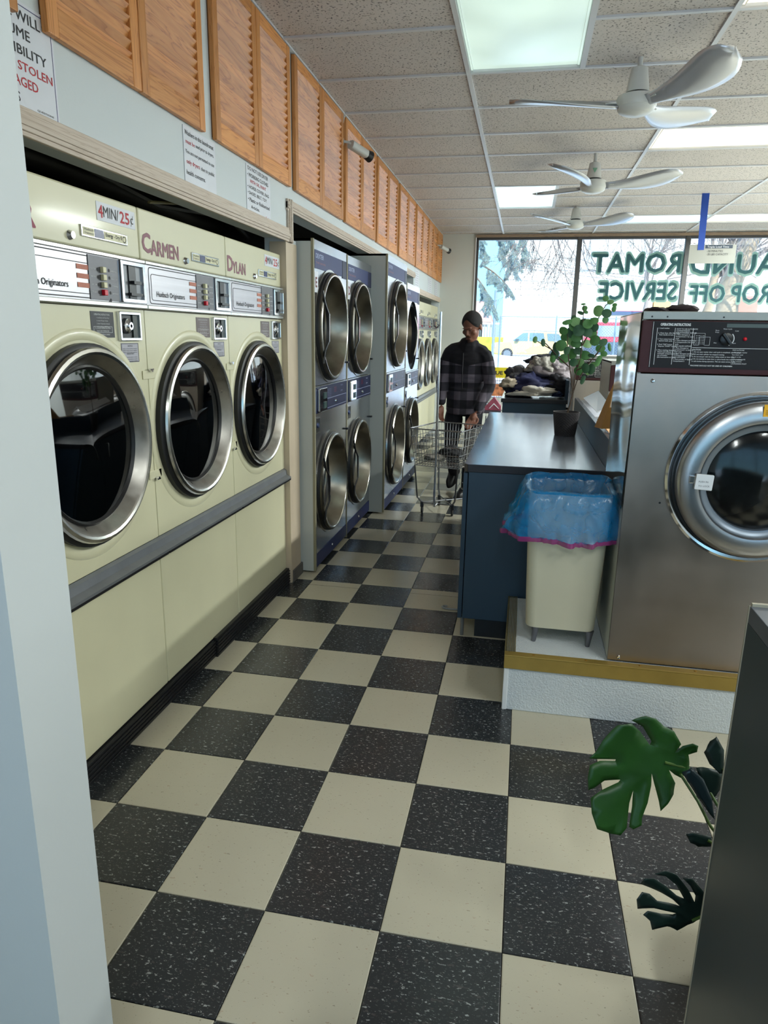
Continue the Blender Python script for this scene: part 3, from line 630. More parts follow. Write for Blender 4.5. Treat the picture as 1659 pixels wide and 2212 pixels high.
# dark pipework above the near dryers
t = thing('duct_run', 'dark duct and pipes in the gap above the near cream dryers', 'duct', (-1.9, 0, 2.0))
G().tube([(-1.75, -1.4, 2.02), (-1.78, .1, 2.05), (-1.72, 1.45, 2.0)], .05, 12).build('duct', mat('dull_duct', (52, 50, 48), .5, .6, var=.3), t, smooth=True)
G().tube([(-1.52, -.2, 2.0), (-1.55, .5, 1.955), (-1.5, 1.1, 2.0), (-1.52, 1.4, 1.94)], .012, 6).build('hose', blackpl, t, smooth=True)
G().tube([(-1.48, .3, 1.93), (-1.5, .9, 2.02), (-1.46, 1.4, 1.97)], .006, 6).build('cable', mat('cable_grey', (110, 100, 60), .5), t, smooth=True)

# ================================================================== STACKED DRYERS
def stack_dryer(X, y0, w, h, label, open_upper=False, sticker=None, zmid=(.985, 1.155), upper=1.495, lower=.52, r=.318, side=True, pale=False):
    t = thing('stacked_dryer', label, 'dryer', (X, y0, 0), 'steel stacked dryers'); F = FL(X, y0, 0); g = .002
    G(F).box(g, .02, .012, h, -.9, -.012).box(w - .02, w - g, .012, h, -.9, -.012).box(g, w - g, h - .015, h, -.9, -.012).box(g, w - g, .012, h, -.92, -.9).build('cabinet', side_grey, t)
    G(F).box(0, .018, .012, h, -.012, .004).build('corner_strip', side_edge, t, bevel=.002)
    ca = w / 2 - (.03 if w < .79 else 0)
    G(F).holed(.018, w - g, zmid[1], h - .002, ca, upper, r, -.015, 0).build('upper_panel', steel, t)
    G(F).holed(.018, w - g, .118, zmid[0], ca, lower, r, -.015, 0).build('lower_panel', steel, t)
    kick = G(F).box(.018, w - g, .03, .116, -.012, .003).build('kick_panel', navy, t, bevel=.002)
    G(F).lathe([(.0001, .008), (.007, .008), (.009, .003)], (w * .5, .075, 0), 12).build('screw', chrome, kick, smooth=True)
    hp = G(F).box(.03, w - .13, h - .155, h - .055, 0, .003).build('header_panel', navy, t, bevel=.001)
    G(F).text('DEXTER', .05, h - .098, .16, .024, c=.0035, bold=.01).build('print', mat('pale_blue_ink', (170, 180, 214), .5), hp)
    G(F).text('THE DRYER', .05, h - .128, .20, .010, c=.0035).build('print', mat('dull_red_ink', (150, 80, 84), .5), hp)
    hp2 = G(F).box(w - .12, w - .015, h - .165, h - .055, 0, .003).build('header_plate', navy_dark, t, bevel=.001)
    # control strip
    cp = G(F).box(.018, w - g, zmid[0] + .004, zmid[1] - .008, -.01, .004).build('control_panel', navy_dark, t, bevel=.0015)
    G(F).box(.018, w - g, zmid[1] - .010, zmid[1] - .003, 0, .007).box(.018, w - g, zmid[0] + .001, zmid[0] + .006, 0, .007).build('control_rail', steel_lip, cp)
    D = G(F); zz = zmid[1] - .04
    for k in range(6): D.text('select program', .27, zz - .010 * k, .10, .005, c=.0045)
    D.text('HIGH', w - .17, zz + .006, .05, .009, c=.0045).text('LOW', w - .17, zz - .03, .05, .009, c=.0045); D.ringrect(.25, w - .02, zmid[0] + .018, zmid[0] + .078, .0022, .004, .005)
    D.build('print', mat('panel_print', (150, 156, 190), .5), cp)
    D = G(F); [D.text('88 8', .44, zz - .012 * k, .055, .008, c=.0045) for k in range(3)]; D.build('display', mat('display_red', (130, 26, 44), .4), cp)
    G(F).lathe([(.0001, .014), (.009, .014), (.012, .004)], (.47, zmid[0] + .048, 0), 12).build('knob', chrome, cp, smooth=True)
    cm = G(F).rrect(.055, .215, zmid[0] + .012, zmid[1] - .018, .01, .004, .022).build('coin_box', chrome, cp, bevel=.003)
    G(F).box(.13, .19, zmid[0] + .088, zmid[0] + .128, .022, .026).box(.13, .19, zmid[0] + .03, zmid[0] + .068, .022, .026).box(.072, .082, zmid[0] + .03, zmid[0] + .12, .022, .030).build('coin_slot', mat('slot_green', (34, 62, 56), .3), cm) if False else None
    sl = G(F).box(.13, .19, zmid[0] + .088, zmid[0] + .125, .022, .026).box(.13, .19, zmid[0] + .03, zmid[0] + .068, .022, .026).build('coin_slot', mat('slot_green', (34, 62, 56), .3), t)
    # recessed latch on the lower unit
    la = G(F).ringrect(.03, .12, zmid[0] - .115, zmid[0] - .02, .006, 0, .004).build('latch_frame', steel_lip, t)
    G(F).box(.035, .115, zmid[0] - .11, zmid[0] - .025, 0, .0015).build('latch_recess', blackpl, la)
    G(F).lathe([(.018, .0015), (.012, .01), (.0001, .01)], (.065, zmid[0] - .067, 0), 12).build('latch_knob', mat('latch_blue', (70, 82, 120), .3, .5), la, smooth=True)
    for zc_, nm_ in ((upper, 'u'), (lower, 'l')):
        FD = F
        if open_upper and nm_ == 'u':
            P = Matrix.Translation((w - .02, 0, .01)) @ Matrix.Rotation(math.radians(-24), 4, 'Y') @ Matrix.Translation((-(w - .02), 0, -.01))
            FD = F @ P
            # clothes seen inside the opening
            G(F).lathe([(r - .02, -.02), (r - .05, -.05), (r - .05, -.01)], (ca, zc_, 0), 40).build('opening_gasket', blackrub, t, smooth=True)
        FD = FD @ Matrix.Diagonal((1, 1, .62, 1))
        # backing plate, gasket, ring, handle
        d = G(FD).lathe([(r + .02, .002), (r + .02, .008), (r - .03, .010), (r - .03, .002)], (ca, zc_, 0), 56).build('door', steel_lip, t, smooth=True)
        G(FD).lathe([(r + .006, .008), (r + .004, .03), (r - .004, .036)], (ca, zc_, 0), 56).build('gasket', blackrub, d, smooth=True)
        G(FD).lathe([(r - .004, .026), (r, .032), (r, .052), (r - .006, .060)], (ca, zc_, 0), 56).build('band', band_dark, d, smooth=True)
        G(FD).lathe([(r - .006, .059), (r - .011, .066), (r - .018, .065), (r - .022, .058)], (ca, zc_, 0), 56).build('rim', steel_lip, d, smooth=True)
        G(FD).lathe([(r - .022, .059), (r * .86, -.02), (r * .80, -.14), (r * .79, -.17)], (ca, zc_, 0), 56).build('ring', steel_bronze, d, smooth=True)
        G(FD).lathe([(r * .79, -.165), (r * .4, -.145), (.0001, -.14)], (ca, zc_, 0), 40).build('glass', glass_door, d, smooth=True)
        G(FD).lathe([(r * .815, -.135), (r * .80, -.125), (r * .775, -.15)], (ca, zc_, 0), 48).build('seal', blackpl, d, smooth=True)
        hd = G(FD).tube([(ca - r + .035, zc_ + .20, .06), (ca - r + .05, zc_ + .13, .075), (ca - r + .10, zc_ + .075, .085), (ca - r + .10, zc_ - .085, .085), (ca - r + .05, zc_ - .13, .075), (ca - r + .045, zc_ - .21, .06)], .009, 8).build('handle', blackpl, d, smooth=True)
        G(FD).tube([(ca - r + .108, zc_ + .075, .09), (ca - r + .108, zc_ - .085, .09)], .005, 6).build('handle_trim', chrome, d, smooth=True)
        # rivets on the band
        rv = G(FD)
        for k in range(7):
            a_ = PI * (.72 + .56 * k / 6); rv.M = FD @ Matrix.Translation((ca + (r - .001) * math.cos(a_), zc_ + (r - .001) * math.sin(a_), .053)); rv.ell((0, 0, 0), (.004, .004, .004), 6, 4)
        rv.build('rivets', blackpl, d)['kind'] = 'stuff'
        dr = G(F).lathe([(r - .005, -.015), (r - .012, -.07), (r - .02, -.75), (.0001, -.76)], (ca, zc_, 0), 36).build('drum', drum, t, smooth=True)
    for zb in (upper - .22, lower + .30):
        G(F).box(w - .03, w + .002, zb - .012, zb, .001, .02).build('hinge', blackpl, t)
    if sticker:
        s_ = G(F).box(.03, .098, 1.685, 1.80, 0, .0012).build('letter_sticker', paper, t); G(F).text(sticker, .045, 1.715, None, .052, c=.0018, bold=.03).build('print', mat('brown_red_ink', (110, 50, 50), .6), s_)
    return t
stack_dryer(-1.24, 1.648, .772, 1.972, 'steel stacked dryer beside the near cream dryers, with a letter E sticker', sticker='E')
stack_dryer(-1.24, 2.422, .772, 1.968, 'steel stacked dryer second along, its right edge against a taller one', sticker='D')
stack_dryer(-1.12, 3.215, .93, 2.058, 'tall stacked dryer with a big porthole, shining in the window light', upper=1.54, lower=.515, r=.345, zmid=(.99, 1.16), sticker=None)
stack_dryer(-1.12, 4.148, .80, 1.918, 'stacked dryer with its upper door hanging ajar', open_upper=True, upper=1.45, lower=.53, r=.32, zmid=(.97, 1.12))

# ================================================================== CAMERAS ON THE LEFT WALL
def sec_cam(y, z, label):
    t = thing('security_camera', label, 'security camera', (XW, y, z), 'security cameras')
    G(FL(XW + .001, y - .04, z)).lathe([(.028, 0), (.026, .012), (.012, .016), (.0001, .016)], (0, 0, 0), 20).build('mount', fan_white, t, smooth=True)
    G().tube([(XW + .01, y - .04, z), (XW + .05, y - .03, z - .005), (XW + .075, y + .005, z - .02)], .009, 8).build('arm', fan_white, t, smooth=True)
    d = Vector((.10, .16, -.045)).normalized(); o = Vector((XW + .06, y - .02, z - .015)); F = frame(o, d.cross(Vector((0, 0, 1))).normalized(), d.cross(Vector((0, 0, 1))).normalized().cross(d) * -1)
    F = frame(o, (0, 0, 1), Vector((0, 0, 1)).cross(d) * -1); e3 = d; e1 = Vector((0, 0, 1)).cross(d).normalized(); e2 = d.cross(e1)
    F = frame(o, e1, e2, d)
    G(F).rrect(-.03, .03, -.026, .026, .02, 0, .15, 5).build('body', fan_white, t, smooth=True)
    G(F).lathe([(.031, .15), (.038, .192), (.034, .192), (.02, .186), (.0001, .186)], (0, 0, 0), 24).build('hood', blackpl, t, smooth=True)
    G(F).disc((0, 0, .1925), .032, 24).build('lens', mat('camera_lens_pale', (214, 214, 220), .2), t)
    G().tube([(XW + .004, y - .05, z), (XW + .006, y - .06, z + .06), (XW + .02, y - .03, ZC - .01)], .004, 6).build('cable', fan_white, t, smooth=True)
sec_cam(2.66, 2.70, 'white security camera between the third and fourth cupboards')
sec_cam(7.83, 2.66, 'far white security camera in the corner by the window wall')

# ================================================================== CEILING FANS
def fan(x, y, z, angs, label):
    t = thing('ceiling_fan', label, 'ceiling fan', (x, y, ZC), 'white ceiling fans')
    G().tube([(x, y, ZC + .012), (x, y, z + .13)], .013, 10).build('rod', fan_white, t, smooth=True)
    G().lathe([(.020, z + .175), (.042, z + .165), (.058, z + .06), (.058, z + .052), (.0001, z + .05)], (x, y, 0), 28).build('canopy', fan_white, t, smooth=True)
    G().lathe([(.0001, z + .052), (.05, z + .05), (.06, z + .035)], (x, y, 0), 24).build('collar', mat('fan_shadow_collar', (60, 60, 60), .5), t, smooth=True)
    G().lathe([(.055, z + .042), (.098, z + .034), (.103, z + .02), (.103, z - .012), (.099, z - .02), (.097, z - .02), (.088, z - .038), (.06, z - .052), (.0001, z - .058)], (x, y, 0), 40).build('motor', fan_white, t, smooth=True)
    for a in angs:
        a = math.radians(a); F = frame((x, y, z), (math.cos(a), math.sin(a), 0), (-math.sin(a), math.cos(a), 0))
        P = []; Fc = []; N = 16; K = 6
        for i in range(N + 1):
            u = i / N; rr_ = .09 + .57 * u; wd = (.035 + .085 * math.sin(min(1, u * 1.25) * PI / 2) ** 1.5) * (1 if u < .72 else math.sqrt(max(.0004, 1 - ((u - .72) / .28) ** 2)))
            tw = math.radians(-26 + 14 * u); sweep = .05 * math.sin(u * PI) - .03 * u
            for k in range(K + 1):
                s_ = (k / K - .5) * 2 * wd; cz = -.02 * (1 - (k / K * 2 - 1) ** 2) + .05 * u * u
                P.append((rr_, sweep + s_ * math.cos(tw), s_ * math.sin(tw) + cz))
        for i in range(N):
            for k in range(K): q = i * (K + 1) + k; Fc.append((q, q + 1, q + K + 2, q + K + 1))
        b = G(F).poly(P, Fc).build('blade', blade_mat, t, smooth=True); so = b.modifiers.new('thick', 'SOLIDIFY'); so.thickness = .003
        G(F).box(.085, .16, -.018, .018, -.004, .004).build('blade_arm', fan_white, t, bevel=.002)
    return t
fan(.453, 1.93, 2.655, (-178, -58, 38 + 10), 'nearest white ceiling fan with three curved blades')
f2_ = fan(.41, 3.91, 2.635, (-118, -14, 134), 'middle white ceiling fan with a triangle mark on its canopy')
G(FF(.41, 3.91 - .053, 2.735)).prism([(-.018, .02), (.018, .02), (0, -.015)], 0, .003).build('triangle_mark', mat('green_mark', (120, 168, 140), .5), f2_)
fan(.42, 6.25, 2.685, (-134, -26, 112), 'farthest white ceiling fan, close to the window')
t = thing('ceiling_vent', 'small slotted vent in the ceiling above the window', 'vent', (.18, 8.1, ZC))
G().box(.03, .34, 8.06, 8.14, ZC - .008, ZC).build('frame', tbar, t); G().box(.07, .30, 8.08, 8.12, ZC - .0095, ZC - .008).build('slot', mat('vent_slot', (40, 80, 84), .5), t)

# ================================================================== HANGING SIGN
Ys = 5.6
t = thing('hanging_sign', 'grey hanging sign for the triple load machine on a blue strip', 'sign', (1.61, Ys, ZC))
a0, a1 = at(1517, 418, Ys), at(1533, 418, Ys); b0 = at(1500, 540, Ys)
G().poly([(a0.x, Ys, ZC), (a1.x, Ys, ZC), (b0.x + .09, Ys, b0.z), (b0.x + .03, Ys, b0.z), (a0.x, Ys + .006, ZC), (a1.x, Ys + .006, ZC), (b0.x + .09, Ys + .006, b0.z), (b0.x + .03, Ys + .006, b0.z)],
         [(0, 1, 2, 3), (7, 6, 5, 4), (0, 4, 5, 1), (1, 5, 6, 2), (2, 6, 7, 3), (3, 7, 4, 0)]).build('blue_strip', bluepl, t)
p0 = at(1486, 569, Ys); p1 = at(1592, 528, Ys); F = FF(p0.x, Ys + .004, p0.z); w, h = p1.x - p0.x, p1.z - p0.z
G(F).box(0, w, 0, h, -.012, .0).build('board', mat('sign_board', (160, 160, 152), .6), t)
G(F).box(.20 * w + .06, .92 * w, .80 * h, .98 * h, .0005, .0015).build('title_band', mat('sign_band', (44, 58, 74), .5), t)
G(F).text('Triple Load Time', .38 * w, .80 * h, .46 * w, .13 * h, c=.003).build('print', ink_white, t)
G(F).text('-30 MINUTES', .38 * w, .60 * h, .34 * w, .11 * h, c=.0015).build('print', ink, t); G(F).text('-35 LBS CAPACITY', .38 * w, .43 * h, .46 * w, .11 * h, c=.0015).build('print', ink, t)

# ================================================================== WINDOW LETTERING (painted on the glass, read from the street)
def vinyl(name, col, clear):
    M = bpy.data.materials.new(name); M.use_nodes = True; n = M.node_tree.nodes; l = M.node_tree.links; n.remove(n['Principled BSDF'])
    a = n.new('ShaderNodeBsdfTranslucent'); a.inputs[0].default_value = (*lin(col), 1); d = n.new('ShaderNodeBsdfDiffuse'); d.inputs[0].default_value = (*lin(col), 1); tr = n.new('ShaderNodeBsdfTransparent'); tr.inputs[0].default_value = (*lin(col), 1)
    m1 = n.new('ShaderNodeMixShader'); m1.inputs[0].default_value = .4; l.new(a.outputs[0], m1.inputs[1]); l.new(d.outputs[0], m1.inputs[2])
    m2 = n.new('ShaderNodeMixShader'); m2.inputs[0].default_value = clear; l.new(m1.outputs[0], m2.inputs[1]); l.new(tr.outputs[0], m2.inputs[2]); l.new(m2.outputs[0], n['Material Output'].inputs[0])
    return M
let_core = vinyl('teal_lettering', (104, 150, 156), .2); let_out = vinyl('pale_teal_outline', (186, 214, 206), .2)
for tx, x0, x1, z0, z1, lb in (('ROMAT', .80, 1.99, 2.335, 2.615, 'mirrored word ROMAT in teal letters on the window glass'), ('SERVICE', .92, 1.98, 1.97, 2.24, 'mirrored word SERVICE on the glass below ROMAT'),
                               ('LAUND', 2.10, 3.38, 2.315, 2.60, 'mirrored word LAUND on the glass behind the hanging sign'), ('DROP OFF', 2.13, 3.38, 1.945, 2.205, 'mirrored words DROP OFF on the glass right of SERVICE')):
    t = thing('window_lettering', lb, 'lettering', (x0, YF + .03, z0), 'teal lettering on the shop window')
    F = FF(x0, YF + .029, z0)
    G(F).text(tx, 0, 0, x1 - x0, z1 - z0, c=.0, bold=.05, mirror=True).build('outline', let_out, t)
    G(F).text(tx, .018, .022, x1 - x0 - .036, z1 - z0 - .044, c=.0015, bold=.022, mirror=True).build('letters', let_core, t)

# ================================================================== FOLDING COUNTERS
ZT = .875
t = thing('folding_counter', 'blue laminate folding counter with a dark edge, in front of the trash bin', 'counter', (0, 2, 0))
G().box(-.262, .36, .905, 3.25, .10, ZT - .036).build('body', counter_side, t, bevel=.002)
G().box(-.20, .36, .93, 3.23, 0, .10).build('toe_kick', blackrub, t)
G().prism([(-.285, .925), (-.268, .9), (.385, .9), (.385, 3.27), (-.285, 3.27)], ZT - .038, ZT - .001).build('edge_band', counter_edge, t, bevel=.003)
G().prism([(-.2845, .926), (-.2675, .901), (.358, .901), (.358, 3.269), (-.2845, 3.269)], ZT - .003, ZT).build('worktop', counter_top, t)
G().box(.360, .386, .9, 3.27, ZT - .001, 1.008).build('backsplash', counter_side, t, bevel=.001)
G().box(.3605, .3855, .9005, 3.2695, 1.008, 1.0105).build('backsplash_cap', counter_top, t)
for k in range(4):
    y0 = .915 + k * .583
    d = G().box(-.287, -.266, y0, y0 + .577, .095, ZT - .045).build('cupboard_door', counter_side, t, bevel=.002)
    yh = y0 + (.42 if k % 2 == 0 else .10)
    G().tube([(-.286, yh, .66), (-.325, yh, .66), (-.33, yh, .67), (-.33, yh, .77), (-.325, yh, .78), (-.286, yh, .78)], .005, 8).build('handle', chrome, d, smooth=True)
G().tube([(-.262, .93, .0), (-.262, .93, .10)], .009, 8).build('levelling_foot', mat('foot_grey', (120, 120, 120), .5), t)
t = thing('far_folding_counter', 'smaller blue counter under the heap of laundry, by the window', 'counter', (.1, 5.2, 0))
G().box(-.225, .38, 4.63, 5.9, .10, ZT - .036).build('body', counter_side, t)
G().box(-.2, .36, 4.66, 5.88, 0, .10).build('toe_kick', blackrub, t)
G().box(-.24, .392, 4.605, 5.92, ZT - .038, ZT - .001).build('edge_band', counter_edge, t, bevel=.003)
G().box(-.238, .365, 4.607, 5.918, ZT - .003, ZT).build('worktop', counter_top, t)
G().box(.366, .392, 4.605, 5.92, ZT, 1.06).build('backsplash', counter_side, t, bevel=.001)
# dark near counter at the right edge
t = thing('dark_counter', 'dark teal counter end with a pale edge strip, in the right foreground', 'counter', (.6, -1.6, 0))
G().box(.338, 1.3, -2.02, -1.2, 0, 1.02).build('body', teal_dark, t)
G().box(.338, 1.3, -2.03, -1.2, 1.02, 1.048).build('worktop', mat('grey_worktop', (92, 96, 104), .35, .1), t, bevel=.001)
G().box(.3365, .3400, -1.2005, -1.1965, 0, 1.048).box(.34, 1.3, -1.203, -1.1965, 1.030, 1.053).build('edge_strip', mat('pale_edge_strip', (168, 160, 140), .5), t, bevel=.0006)

# ================================================================== PLINTH, WASHERS
ZP = .236
t = thing('washer_plinth', 'white rough plastered plinth with a gold nosing under the big washer', 'plinth', (.8, .6, 0))
G().box(-.038, 1.75, .247, .893, 0, ZP).box(.42, 1.75, .893, 1.6, 0, ZP).build('base', stucco, t, bevel=.004)
G().box(-.041, -.022, .243, .262, 0, .184).build('corner_bead', mat('white_bead', (234, 236, 238), .5), t, bevel=.003)
ns = G().box(-.042, 1.75, .238, .247, .184, ZP + .004).box(-.042, 1.75, .238, .278, ZP, ZP + .005).build('nosing', gold, t, bevel=.0015)
for k in range(8): G().ell((.07 + k * .2, .262, ZP + .005), (.006, .006, .003), 8, 5).build('nail', mat('brass_nail', (170, 130, 60), .35, .8), ns)
g = G().box(-.043, -.038, .247, .89, .19, ZP + .004)
for k in range(7): g.box(-.043 + k * .0066, -.0395 + k * .0066, .279, .89, ZP, ZP + .0065)
g.build('side_nosing', bronze, t)
def washer(x, y, z, label, full=True):
    t = thing('big_washer', label, 'washing machine', (x, y, z), 'large front loading washers'); F = FF(x, y, z); W_, H, D_ = .80, 1.305, .60
    ca, cz, r = .435, .742, .292
    G(F).box(0, .012, .004, H - .004, -D_, -.004).box(W_ - .012, W_, .004, H - .004, -D_, -.004).box(0, W_, .004, H, -D_ - .01, -D_).box(0, W_, H - .012, H, -D_, -.003).build('cabinet', washer_side, t)
    G(F).holed(.0, W_, .002, 1.096, ca, cz, r - .012, -.012, 0).build('front_panel', washer_steel, t)
    G(F).box(.0, W_, 1.279, H + .002, -.02, 0).build('top_strip', mat('dull_top_steel', (150, 150, 144), .45, .8), t, bevel=.002)
    fa = G(F).box(.0, W_, 1.100, 1.277, -.02, .004).build('fascia', maroon, t, bevel=.003)
    ip = G(F).box(.034, W_ - .02, 1.118, 1.274, .004, .0052).build('instruction_panel', charcoal, t)
    D = G(F); D.text('OPERATING INSTRUCTIONS', .060, 1.259, .097, .0085, c=.006, bold=.03)
    D.box(.036, .0372, 1.120, 1.272, .0052, .006).box(.05, .0514, 1.128, 1.252, .0052, .006).box(.108, .1094, 1.130, 1.252, .0052, .006).box(.166, .1674, 1.130, 1.252, .0052, .006).box(.17, W_ - .03, 1.187, 1.1884, .0052, .006)
    A = [('1. Load washer.', 1.249), ('2. Close door. (Do Not Slam).', 1.233), ('    Push handle to lock.', 1.227), ('3. Turn rotary knob to', 1.213), ('    desired wash cycle.', 1.207), ('4. Push "ON" button.', 1.195), ('    Depress "START" button.', 1.189),
         ('5. Place washing detergent,', 1.176), ('    bleach and softener in', 1.170), ('    automatic compartments on', 1.164), ('    top of washer.', 1.158), ('    (See instructions at right)', 1.152)]
    for s_, zz in A: D.text(s_.strip(), .055 + (.004 if s_.startswith(' ') else 0), zz, size=.0058, c=.006, bold=.01)
    Bq = ['HOW TO USE AUTOMATIC', 'COMPARTMENTS', 'FOR POWDERED SUPPLIES', '1. Place detergent in', 'Compartment 1 for wash', 'cycle.', '2. Place detergent and bleach', 'in Compartment 2 for wash', 'cycle.', 'FOR LIQUID SUPPLIES', '1. Place detergent in', 'Compartment 1 at start of', 'wash cycle.', '2. Place detergent and bleach', 'in Compartment 2 at start', 'FOR SOFTENER', '1. Place powder or liquid in', 'Compartment 3.']
    for k, s_ in enumerate(Bq): D.text(s_, .113, 1.247 - .0063 * k, size=.0056, c=.006, bold=.01)
    D.text('CAUTION', .171, 1.179, size=.0062, c=.006, bold=.02)
    for k, s_ in enumerate(['1. Do not open washer door until cycle is completed, operating light', 'is off, and wash cylinder has stopped rotating.', '2. Do not tamper with the door safety switch or door lock.', '3. Do not attempt to open door or place hands into washer to remove', 'or add clothes during operation. This can cause serious injury.']): D.text(s_, .173, 1.172 - .0078 * k, size=.0056, c=.006, bold=.01)
    D.text('MACHINE SHOULD NOT BE USED BY CHILDREN', .171, 1.126, size=.0062, c=.006, bold=.02)
    for k, s_ in enumerate(['PRECAUTIONS', '1. No dyes in washer', 'have been used', 'bleach in this', '2. No washing with', '3. No solvents', 'LAUNDERERS MUST']): D.text(s_, .30 + .0, 1.180 - .0075 * k, size=.0056, c=.006)
    D.ringrect(.173, .207, 1.196, 1.236, .0007, .0052, .006); D.ringrect(.19, .224, 1.196, 1.224, .0007, .0052, .006)
    for k in range(6): D.text('-- --- - --', .178, 1.200 + .0055 * k, .026, .0012, c=.006)
    for s_, a_, b_ in (('Wash Cycle', .262, 1.249), ('Perm', .238, 1.244), ('Press', .238, 1.238), ('Cold', .300, 1.243), ('Hot', .237, 1.203), ('Warm', .292, 1.203)): D.text(s_, a_, b_, size=.0056, c=.006)
    D.lathe([(.021, .0055), (.0225, .006), (.024, .0055)], (.277, 1.2185, 0), 24, -1.2, .8)
    D.build('print', ink_white, ip)
    G(F).box(.272, .420, 1.256, 1.268, .0052, .0058).build('badge', mat('grey_green_badge', (74, 88, 88), .5), ip)
    kn = G(F).lathe([(.020, .005), (.020, .012), (.016, .014), (.0001, .014)], (.274, 1.2185, 0), 28).build('selector_knob', blackpl, t, smooth=True)
    Fk = F @ Matrix.Translation((.274, 1.2185, 0)) @ Matrix.Rotation(math.radians(-52), 4, 'Z')
    G(Fk).box(-.023, .023, -.005, .005, .013, .026).build('pointer', blackpl, kn, bevel=.002)
    G(F).ell((.334, 1.219, .006), (.0065, .0065, .006), 12, 8).build('pilot_lamp', redpl, t, smooth=True)
    for a_, b_ in ((.055, 1.073), (.04, .016)): G(F).lathe([(.0001, .006), (.005, .007), (.0075, .0)], (a_, b_, 0), 12).build('screw', chrome, t, smooth=True)
    D = G(F)
    for a_ in (.03, .08, .26): D.disc((a_, 1.289, .0006), .003, 10)
    D.disc((.125, .637, .0006), .004, 10); D.build('rivet_holes', ink, t)
    # door
    d = G(F).lathe([(r + .010, 0), (r + .012, .008), (r + .004, .014), (r - .006, .012), (r - .012, .004)], (ca, cz, 0), 64).build('door', chrome, t, smooth=True)
    G(F).lathe([(r - .006, .004), (r - .010, .03), (r - .022, .03)], (ca, cz, 0), 64).build('gasket', blackrub, d, smooth=True)
    G(F).lathe([(r - .018, .012), (r - .016, .045), (r - .022, .058), (r - .032, .066), (r - .075, .074), (r - .088, .070), (r - .093, .060)], (ca, cz, 0), 64).build('ring', mat('ring_polished', (176, 176, 178), .3, 1), d, smooth=True)
    G(F).lathe([(r - .093, .061), (r - .100, .052), (r - .116, .048), (r - .120, .03)], (ca, cz, 0), 64).build('inner_bezel', mat('bluish_bezel', (120, 130, 142), .35, .6), d, smooth=True)
    G(F).lathe([(r - .119, .034), (r * .45, .052), (.0001, .060)], (ca, cz, 0), 48).build('glass', glass_clear, d, smooth=True)
    G(F).lathe([(r - .115, .03), (r - .02, -.05), (r - .02, -.52), (.0001, -.53)], (ca, cz, 0), 40).build('drum', mat('washer_drum', (92, 90, 86), .4, .7, var=.2, vscale=12), t, smooth=True)
    hb = G(F).box(ca - r + .055, ca - r + .09, cz - .012, cz + .014, .07, .08).build('latch', chrome, t, bevel=.002)
    if full:
        lk = G(F @ Matrix.Translation((.214, cz - .03, 0)) @ Matrix.Rotation(-.05, 4, 'Z')).rrect(0, .058, 0, .054, .003, .078, .092).build('latch_label', mat('white_card', (232, 234, 238), .5), t, bevel=.002)
        G(F).text('PUSH IN', .226, cz + .003 - .008, size=.0085, c=.0925).text('TO LOCK', .226, cz - .012 - .008, size=.0085, c=.0925).build('print', mat('label_grey_ink', (110, 110, 118), .6), lk)
        ys = G(F).box(.405, .475, .968, 1.008, .071, .0735).build('warning_sticker', mat('yellow_sticker', (240, 176, 20), .5), t)
        D = G(F); D.text('DANGER', .424, .993, .032, .009, c=.0745, bold=.03)
        for k, s_ in enumerate(('DO NOT OPEN DOOR', 'UNTIL WASHER HAS', 'COMPLETELY STOPPED')): D.text(s_, .412, .986 - .006 * k, .05, .0042, c=.0745)
        D.build('print', ink, ys)
        # wavy polished cover on the left side
        P = []; Fc = []; NY, NZ = 24, 26
        for i in range(NZ + 1):
            for j in range(NY + 1):
                yy = -.012 - (D_ - .03) * j / NY; zz = .60 + (H - .605) * i / NZ; P.append((-.004 - .004 * nz((yy * 3.2, zz * 3.5, 0), 1, 3) , zz, yy))
        for i in range(NZ):
            for j in range(NY): k = i * (NY + 1) + j; Fc.append((k, k + 1, k + NY + 2, k + NY + 1))
        G(F).poly(P, Fc).build('side_film', mat('glossy_side_film', (176, 176, 166), .08, .75), t, smooth=True, angle=180)
    return t
washer(.352, .285, .242, 'big steel washing machine with a chrome porthole on the white plinth')
washer(.405, 4.10, .0, 'grey washing machine half hidden behind the potted plant', False)
washer(.545, 2.75, .0, 'washing machine of which only a pale edge shows behind the big washer', False)
# things lying on top of the big washer
t = thing('folded_cloth', 'dark folded cloth lying on top of the big washer', 'cloth', (.46, .6, 1.55))
G().ell((.45, .6, 1.562), (.05, .1, .012), 20, 8, fn=lambda q, d: q + Vector((0, 0, .01 * nz(q, 25)))).ell((.53, .56, 1.565), (.06, .08, .016), 20, 8, fn=lambda q, d: q + Vector((0, 0, .012 * nz(q, 30, 2)))).build('cloth', mat('dark_maroon_cloth', (44, 30, 36), .8), t, smooth=True)

# ================================================================== TRASH BIN
Fz = ZP
t = thing('trash_bin', 'cream plastic trash bin with a blue liner, standing on the plinth', 'bin', (.18, .5, Fz))
bx0, bx1, by0, by1 = .035, .308, .385, .66
def shell(z0, z1, gr, th, g, r=.04):
    L = []
    for z, k in ((z0, 0), (z1, 1)):
        L.append([(a, b, z) for a, b in rr(bx0 - gr * k, bx1 + gr * k, by0 - gr * k, by1 + gr * k, r, 6)])
    for z, k in ((z1, 1), (z0 + th, 0)):
        L.append([(a, b, z) for a, b in rr(bx0 - gr * k + th, bx1 + gr * k - th, by0 - gr * k + th, by1 + gr * k - th, r - th, 6)])
    n = len(L[0]); i = g.pts(sum(L, []))
    for q in range(3):
        for k in range(n): g.f.append((i + q * n + k, i + q * n + (k + 1) % n, i + (q + 1) * n + (k + 1) % n, i + (q + 1) * n + k))
    g.f.append(tuple(i + k for k in range(n))); g.f.append(tuple(i + 3 * n + k for k in range(n)))
    return g
